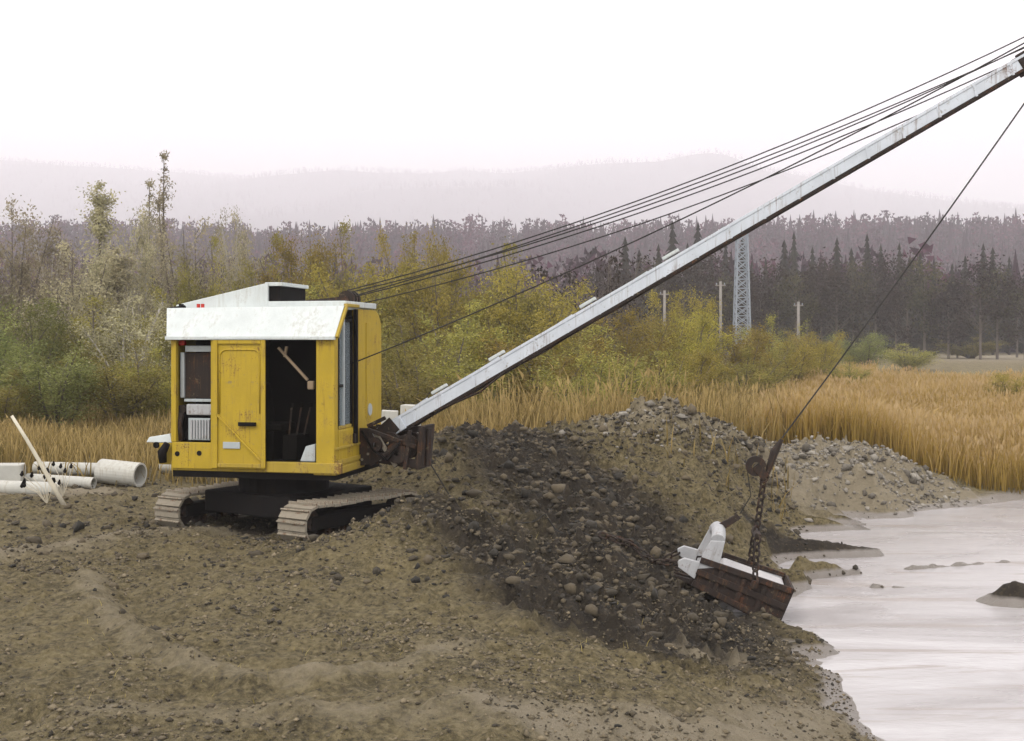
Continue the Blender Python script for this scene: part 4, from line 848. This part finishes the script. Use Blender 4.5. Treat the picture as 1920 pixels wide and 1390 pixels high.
for i in range(30):
    u = 1150 + i * 26.5 + random.uniform(-8, 8); wood.append(('c', u, 432 + 62 * random.random() ** 1.3 + (18 if u > 1700 else 0) - (25 if 1260 < u < 1330 else 0), random.uniform(168, 195)))
for i in range(26):
    u = 1130 + i * 32 + random.uniform(-10, 10); wood.append(('b', u, 478 + 50 * random.random() + (10 if u > 1650 else 0), random.uniform(142, 162)))
cnt = {'c': 0, 'b': 0}
for kind, u, vt, y in sorted(wood, key=lambda q: q[1]):
    i = cnt[kind]; cnt[kind] += 1
    wood_tree(i, kind, u, vt, y, f"{ordinal(i)} {'dark spruce' if kind == 'c' else 'brown broadleaf tree'} from the left at the front of the dark wood")

# ------------------------------------------------------------------ woods that read as one mass
def forest(name, n, xr, yr, label, hr=(13, 20), broadf=.5, keep=None, fine=1):
    y = np.sqrt(rng.uniform(yr[0] ** 2, yr[1] ** 2, n)); x = rng.uniform(xr[0], xr[1], n) * y
    if keep is not None: k = keep(x, y); x, y = x[k], y[k]
    n = len(x); z = ground(x, y, False); H = rng.uniform(*hr, n) * rng.choice([1, 1, 1, 1.15], n); isb = rng.uniform(0, 1, n) < broadf + .5 * (fbm(x / 60, y / 60, 91, 2) - .5)
    Vs = []; vas = []
    nt_, ns = 5 + 4 * fine, 6 + 2 * fine          # spruces: ragged tiers
    c = np.where(~isb)[0]; m_ = len(c)
    for k in range(nt_):
        t = k / nt_; rad = H[c] * .17 * (1 - t) * rng.uniform(.8, 1.2, m_) + .25; zb = z[c] + H[c] * (.08 + .80 * t); va = rng.uniform(.0, .55, m_)
        for j in range(ns):
            a = 2 * np.pi * (j + rng.uniform(-.4, .4, m_)) / ns; L = rad * rng.uniform(.6, 1.2, m_); w = .38
            q = [np.stack([x[c], y[c], zb + H[c] * .2], 1), np.stack([x[c] + np.cos(a - w) * L, y[c] + np.sin(a - w) * L, zb - .3 * L], 1), np.stack([x[c] + np.cos(a + w) * L, y[c] + np.sin(a + w) * L, zb - .35 * L], 1)]
            Vs.append(np.stack(q, 1).reshape(-1, 3)); vas.append(np.repeat(va, 3))
    c = np.where(isb)[0]; m_ = len(c); base = rng.uniform(.25, .9, m_)
    for k in range(30 + 36 * fine):     # broadleaf: loose crown of sprays
        a = rng.uniform(0, 6.28, m_); t = rng.uniform(.22, 1.0, m_); env = np.sin(np.clip((t - .1) / .95, 0, 1) * np.pi) ** .6; L = H[c] * .24 * env * np.sqrt(rng.uniform(0, 1, m_))
        p = np.stack([x[c] + np.cos(a) * L, y[c] + np.sin(a) * L, z[c] + H[c] * .92 * t], 1); d = rng.normal(size=(m_, 3)); d[:, 2] = np.abs(d[:, 2]) + .4; d *= (H[c] * (.075 - .022 * fine) / np.linalg.norm(d, axis=1))[:, None]; e = np.cross(d, rng.normal(size=(m_, 3))); e *= (H[c] * (.048 - .015 * fine) / np.linalg.norm(e, axis=1))[:, None]
        Vs.append(np.stack([p + d, p + e - d * .4, p - e - d * .4], 1).reshape(-1, 3)); vas.append(np.repeat(np.clip(base + rng.normal(size=m_) * .12, 0, 1), 3))
    V = np.concatenate(Vs); me = mesh_np(name, V, np.arange(len(V)).reshape(-1, 3), M['leaf_far'], {"var": np.concatenate(vas)})
    return tag(link(name, me), label, "forest", None, "stuff")
forest("near_forest", 2300, (-.48, .50), (205, 420), "dark mixed forest rising behind the single trees", (13, 19), .45)
forest("hill_forest", 5600, (-.48, .50), (420, 860), "brown-purple mixed forest on the low hillside", (13, 20), .6)
forest("mountain_forest", 10500, (-.50, .52), (1500, 5600), "forest on the high hillside fading into the mist", (14, 22), .6, None, 0)

# ------------------------------------------------------------------ reeds and dry grass
def blades(name, x, y, h, w, lean, mat, label, cat, v0, v1, plume=0.0):
    n = len(x); z = ground(x, y) - .03; a = rng.uniform(0, 6.28, n); la = rng.uniform(0, 6.28, n); ld = rng.uniform(0, lean, n) * h * np.where(rng.uniform(0, 1, n) < .15, 2.2, 1)
    dx, dy = np.cos(a) * w, np.sin(a) * w; lx, ly = np.cos(la) * ld, np.sin(la) * ld; b = np.clip(rng.uniform(v0, v1, n) + .55 * (fbm(x * .45, y * .3, 88, 3) - .5), 0, 1)
    V = np.stack([np.stack([x - dx, y - dy, z], 1), np.stack([x + dx, y + dy, z], 1), np.stack([x + lx * .35 + dx * .8, y + ly * .35 + dy * .8, z + h * .55], 1), np.stack([x + lx * .35 - dx * .8, y + ly * .35 - dy * .8, z + h * .55], 1),
        np.stack([x + lx + dx * .15, y + ly + dy * .15, z + h], 1), np.stack([x + lx - dx * .15, y + ly - dy * .15, z + h], 1)], 1).reshape(-1, 3)
    i0 = (np.arange(n) * 6)[:, None]; Fq = np.concatenate([i0 + [0, 1, 2, 3], i0 + [3, 2, 4, 5]]); va = np.stack([b * .5, b * .5, b, b, np.minimum(1, b + .2), np.minimum(1, b + .2)], 1).ravel()
    if plume > 0:
        k = rng.uniform(0, 1, n) < plume; m_ = k.sum(); P = np.stack([x + lx, y + ly, z + h], 1)[k]; s = h[k] * .07; q = rng.uniform(0, 6.28, m_); ex, ey = np.cos(q) * s * .35, np.sin(q) * s * .35; tx, ty = lx[k] * .2, ly[k] * .2
        PV = np.stack([P - np.stack([0 * s, 0 * s, s], 1), P + np.stack([ex, ey, 0 * s], 1), P + np.stack([tx, ty, s * 1.4], 1), P - np.stack([ex, ey, 0 * s], 1)], 1).reshape(-1, 3)
        Fq = np.concatenate([Fq, np.arange(4 * m_).reshape(-1, 4) + len(V)]); V = np.concatenate([V, PV]); va = np.concatenate([va, np.repeat(rng.uniform(.75, 1.0, m_), 4)])
    return tag(link(name, mesh_np(name, V, Fq, M[mat], {"var": va})), label, cat, None, "stuff")
def field(n, xr, yr, fn):
    y = rng.uniform(yr[0], yr[1], n); x = rng.uniform(xr[0], xr[1], n) * y; k = rng.uniform(0, 1, n) < fn(x, y); return x[k], y[k]
reedm = lambda x, y: sstep(.155, .20, x / y + .05 * (fbm(x * .5, y * .5, 3, 2) - .5) - .03 * sstep(40, 60, y)) * sstep(31.6, 33.2, y + 1.2 * fbm(x * .8, y * 0, 9, 2) - .1 * np.maximum(0, 9 - x)) * np.clip(30 / y, .25, 1)
x, y = field(230000, (.12, .50), (31.5, 100), lambda x, y: reedm(x, y) * np.where(x / y > .31, y < 74, 1))
blades("reed_bed", x, y, rng.uniform(.85, 1.6, len(x)) * (.55 + .4 * sstep(.17, .24, x / y)) * (.55 + .75 * fbm(x * .25, y * .25, 6, 3)), np.clip(.005 + .00028 * y, .010, .04), .34, 'reed', "golden reed bed with pale plumes filling the right", "reeds", .1, .72, .35)
dry = lambda x, y: sstep(24.5, 33, y + 3 * (fbm(x * .4, y * .4, 17, 3) - .5) * 2 + .35 * np.maximum(0, -x - 4)) * np.clip(32 / y, .3, 1) * (1 - .8 * reedm(x, y)) * (1 - arc(x, y, [(-1.2, 23.4), (1, 25), (3.7, 27), (6, 28.5), (9, 30.5)], 3.2))
x, y = field(98000, (-.50, .24), (23.5, 62), dry)
blades("dry_grass", x, y, rng.uniform(.25, .8, len(x)) * (.5 + 1.0 * fbm(x * .3, y * .3, 61, 3)) * (1 + 1.1 * sstep(-.09, -.02, x / y) * sstep(28, 31, y)), np.clip(.008 + .0003 * y, .012, .04), .5, 'grass', "dry olive and straw grass below the bushes", "grass", .1, 1.0, .15)
sp = lambda x, y: .25 * np.clip(fbm(x * .7, y * .7, 23, 3) - .5, 0, 1) * 3 * (ground(x, y, False) > WZ + .5)
x, y = field(5000, (-.46, .12), (9.2, 24), sp)
blades("stray_straw", x, y, rng.uniform(.03, .14, len(x)), np.full(len(x), .004), .9, 'grass', "stray straws and dead grass on the bare earth", "straw", .2, 1.0)

# ------------------------------------------------------------------ air
hz = MB().box(-3600, 3600, -120, 6100, -4.0, 900).build("haze", M['dirt'])
m = bpy.data.materials.new("pale_haze"); m.use_nodes = True; nt = m.node_tree; nt.nodes.clear()
vo = nt.nodes.new("ShaderNodeVolumePrincipled"); oo = nt.nodes.new("ShaderNodeOutputMaterial"); nt.links.new(vo.outputs[0], oo.inputs['Volume'])
vo.inputs['Color'].default_value = (0.990, 0.962, 0.996, 1); vo.inputs['Density'].default_value = 0.00052; vo.inputs['Anisotropy'].default_value = 0.1
hz.data.materials.clear(); hz.data.materials.append(m); tag(hz, "thin pale mist hanging over the whole valley", "haze", None, "stuff")
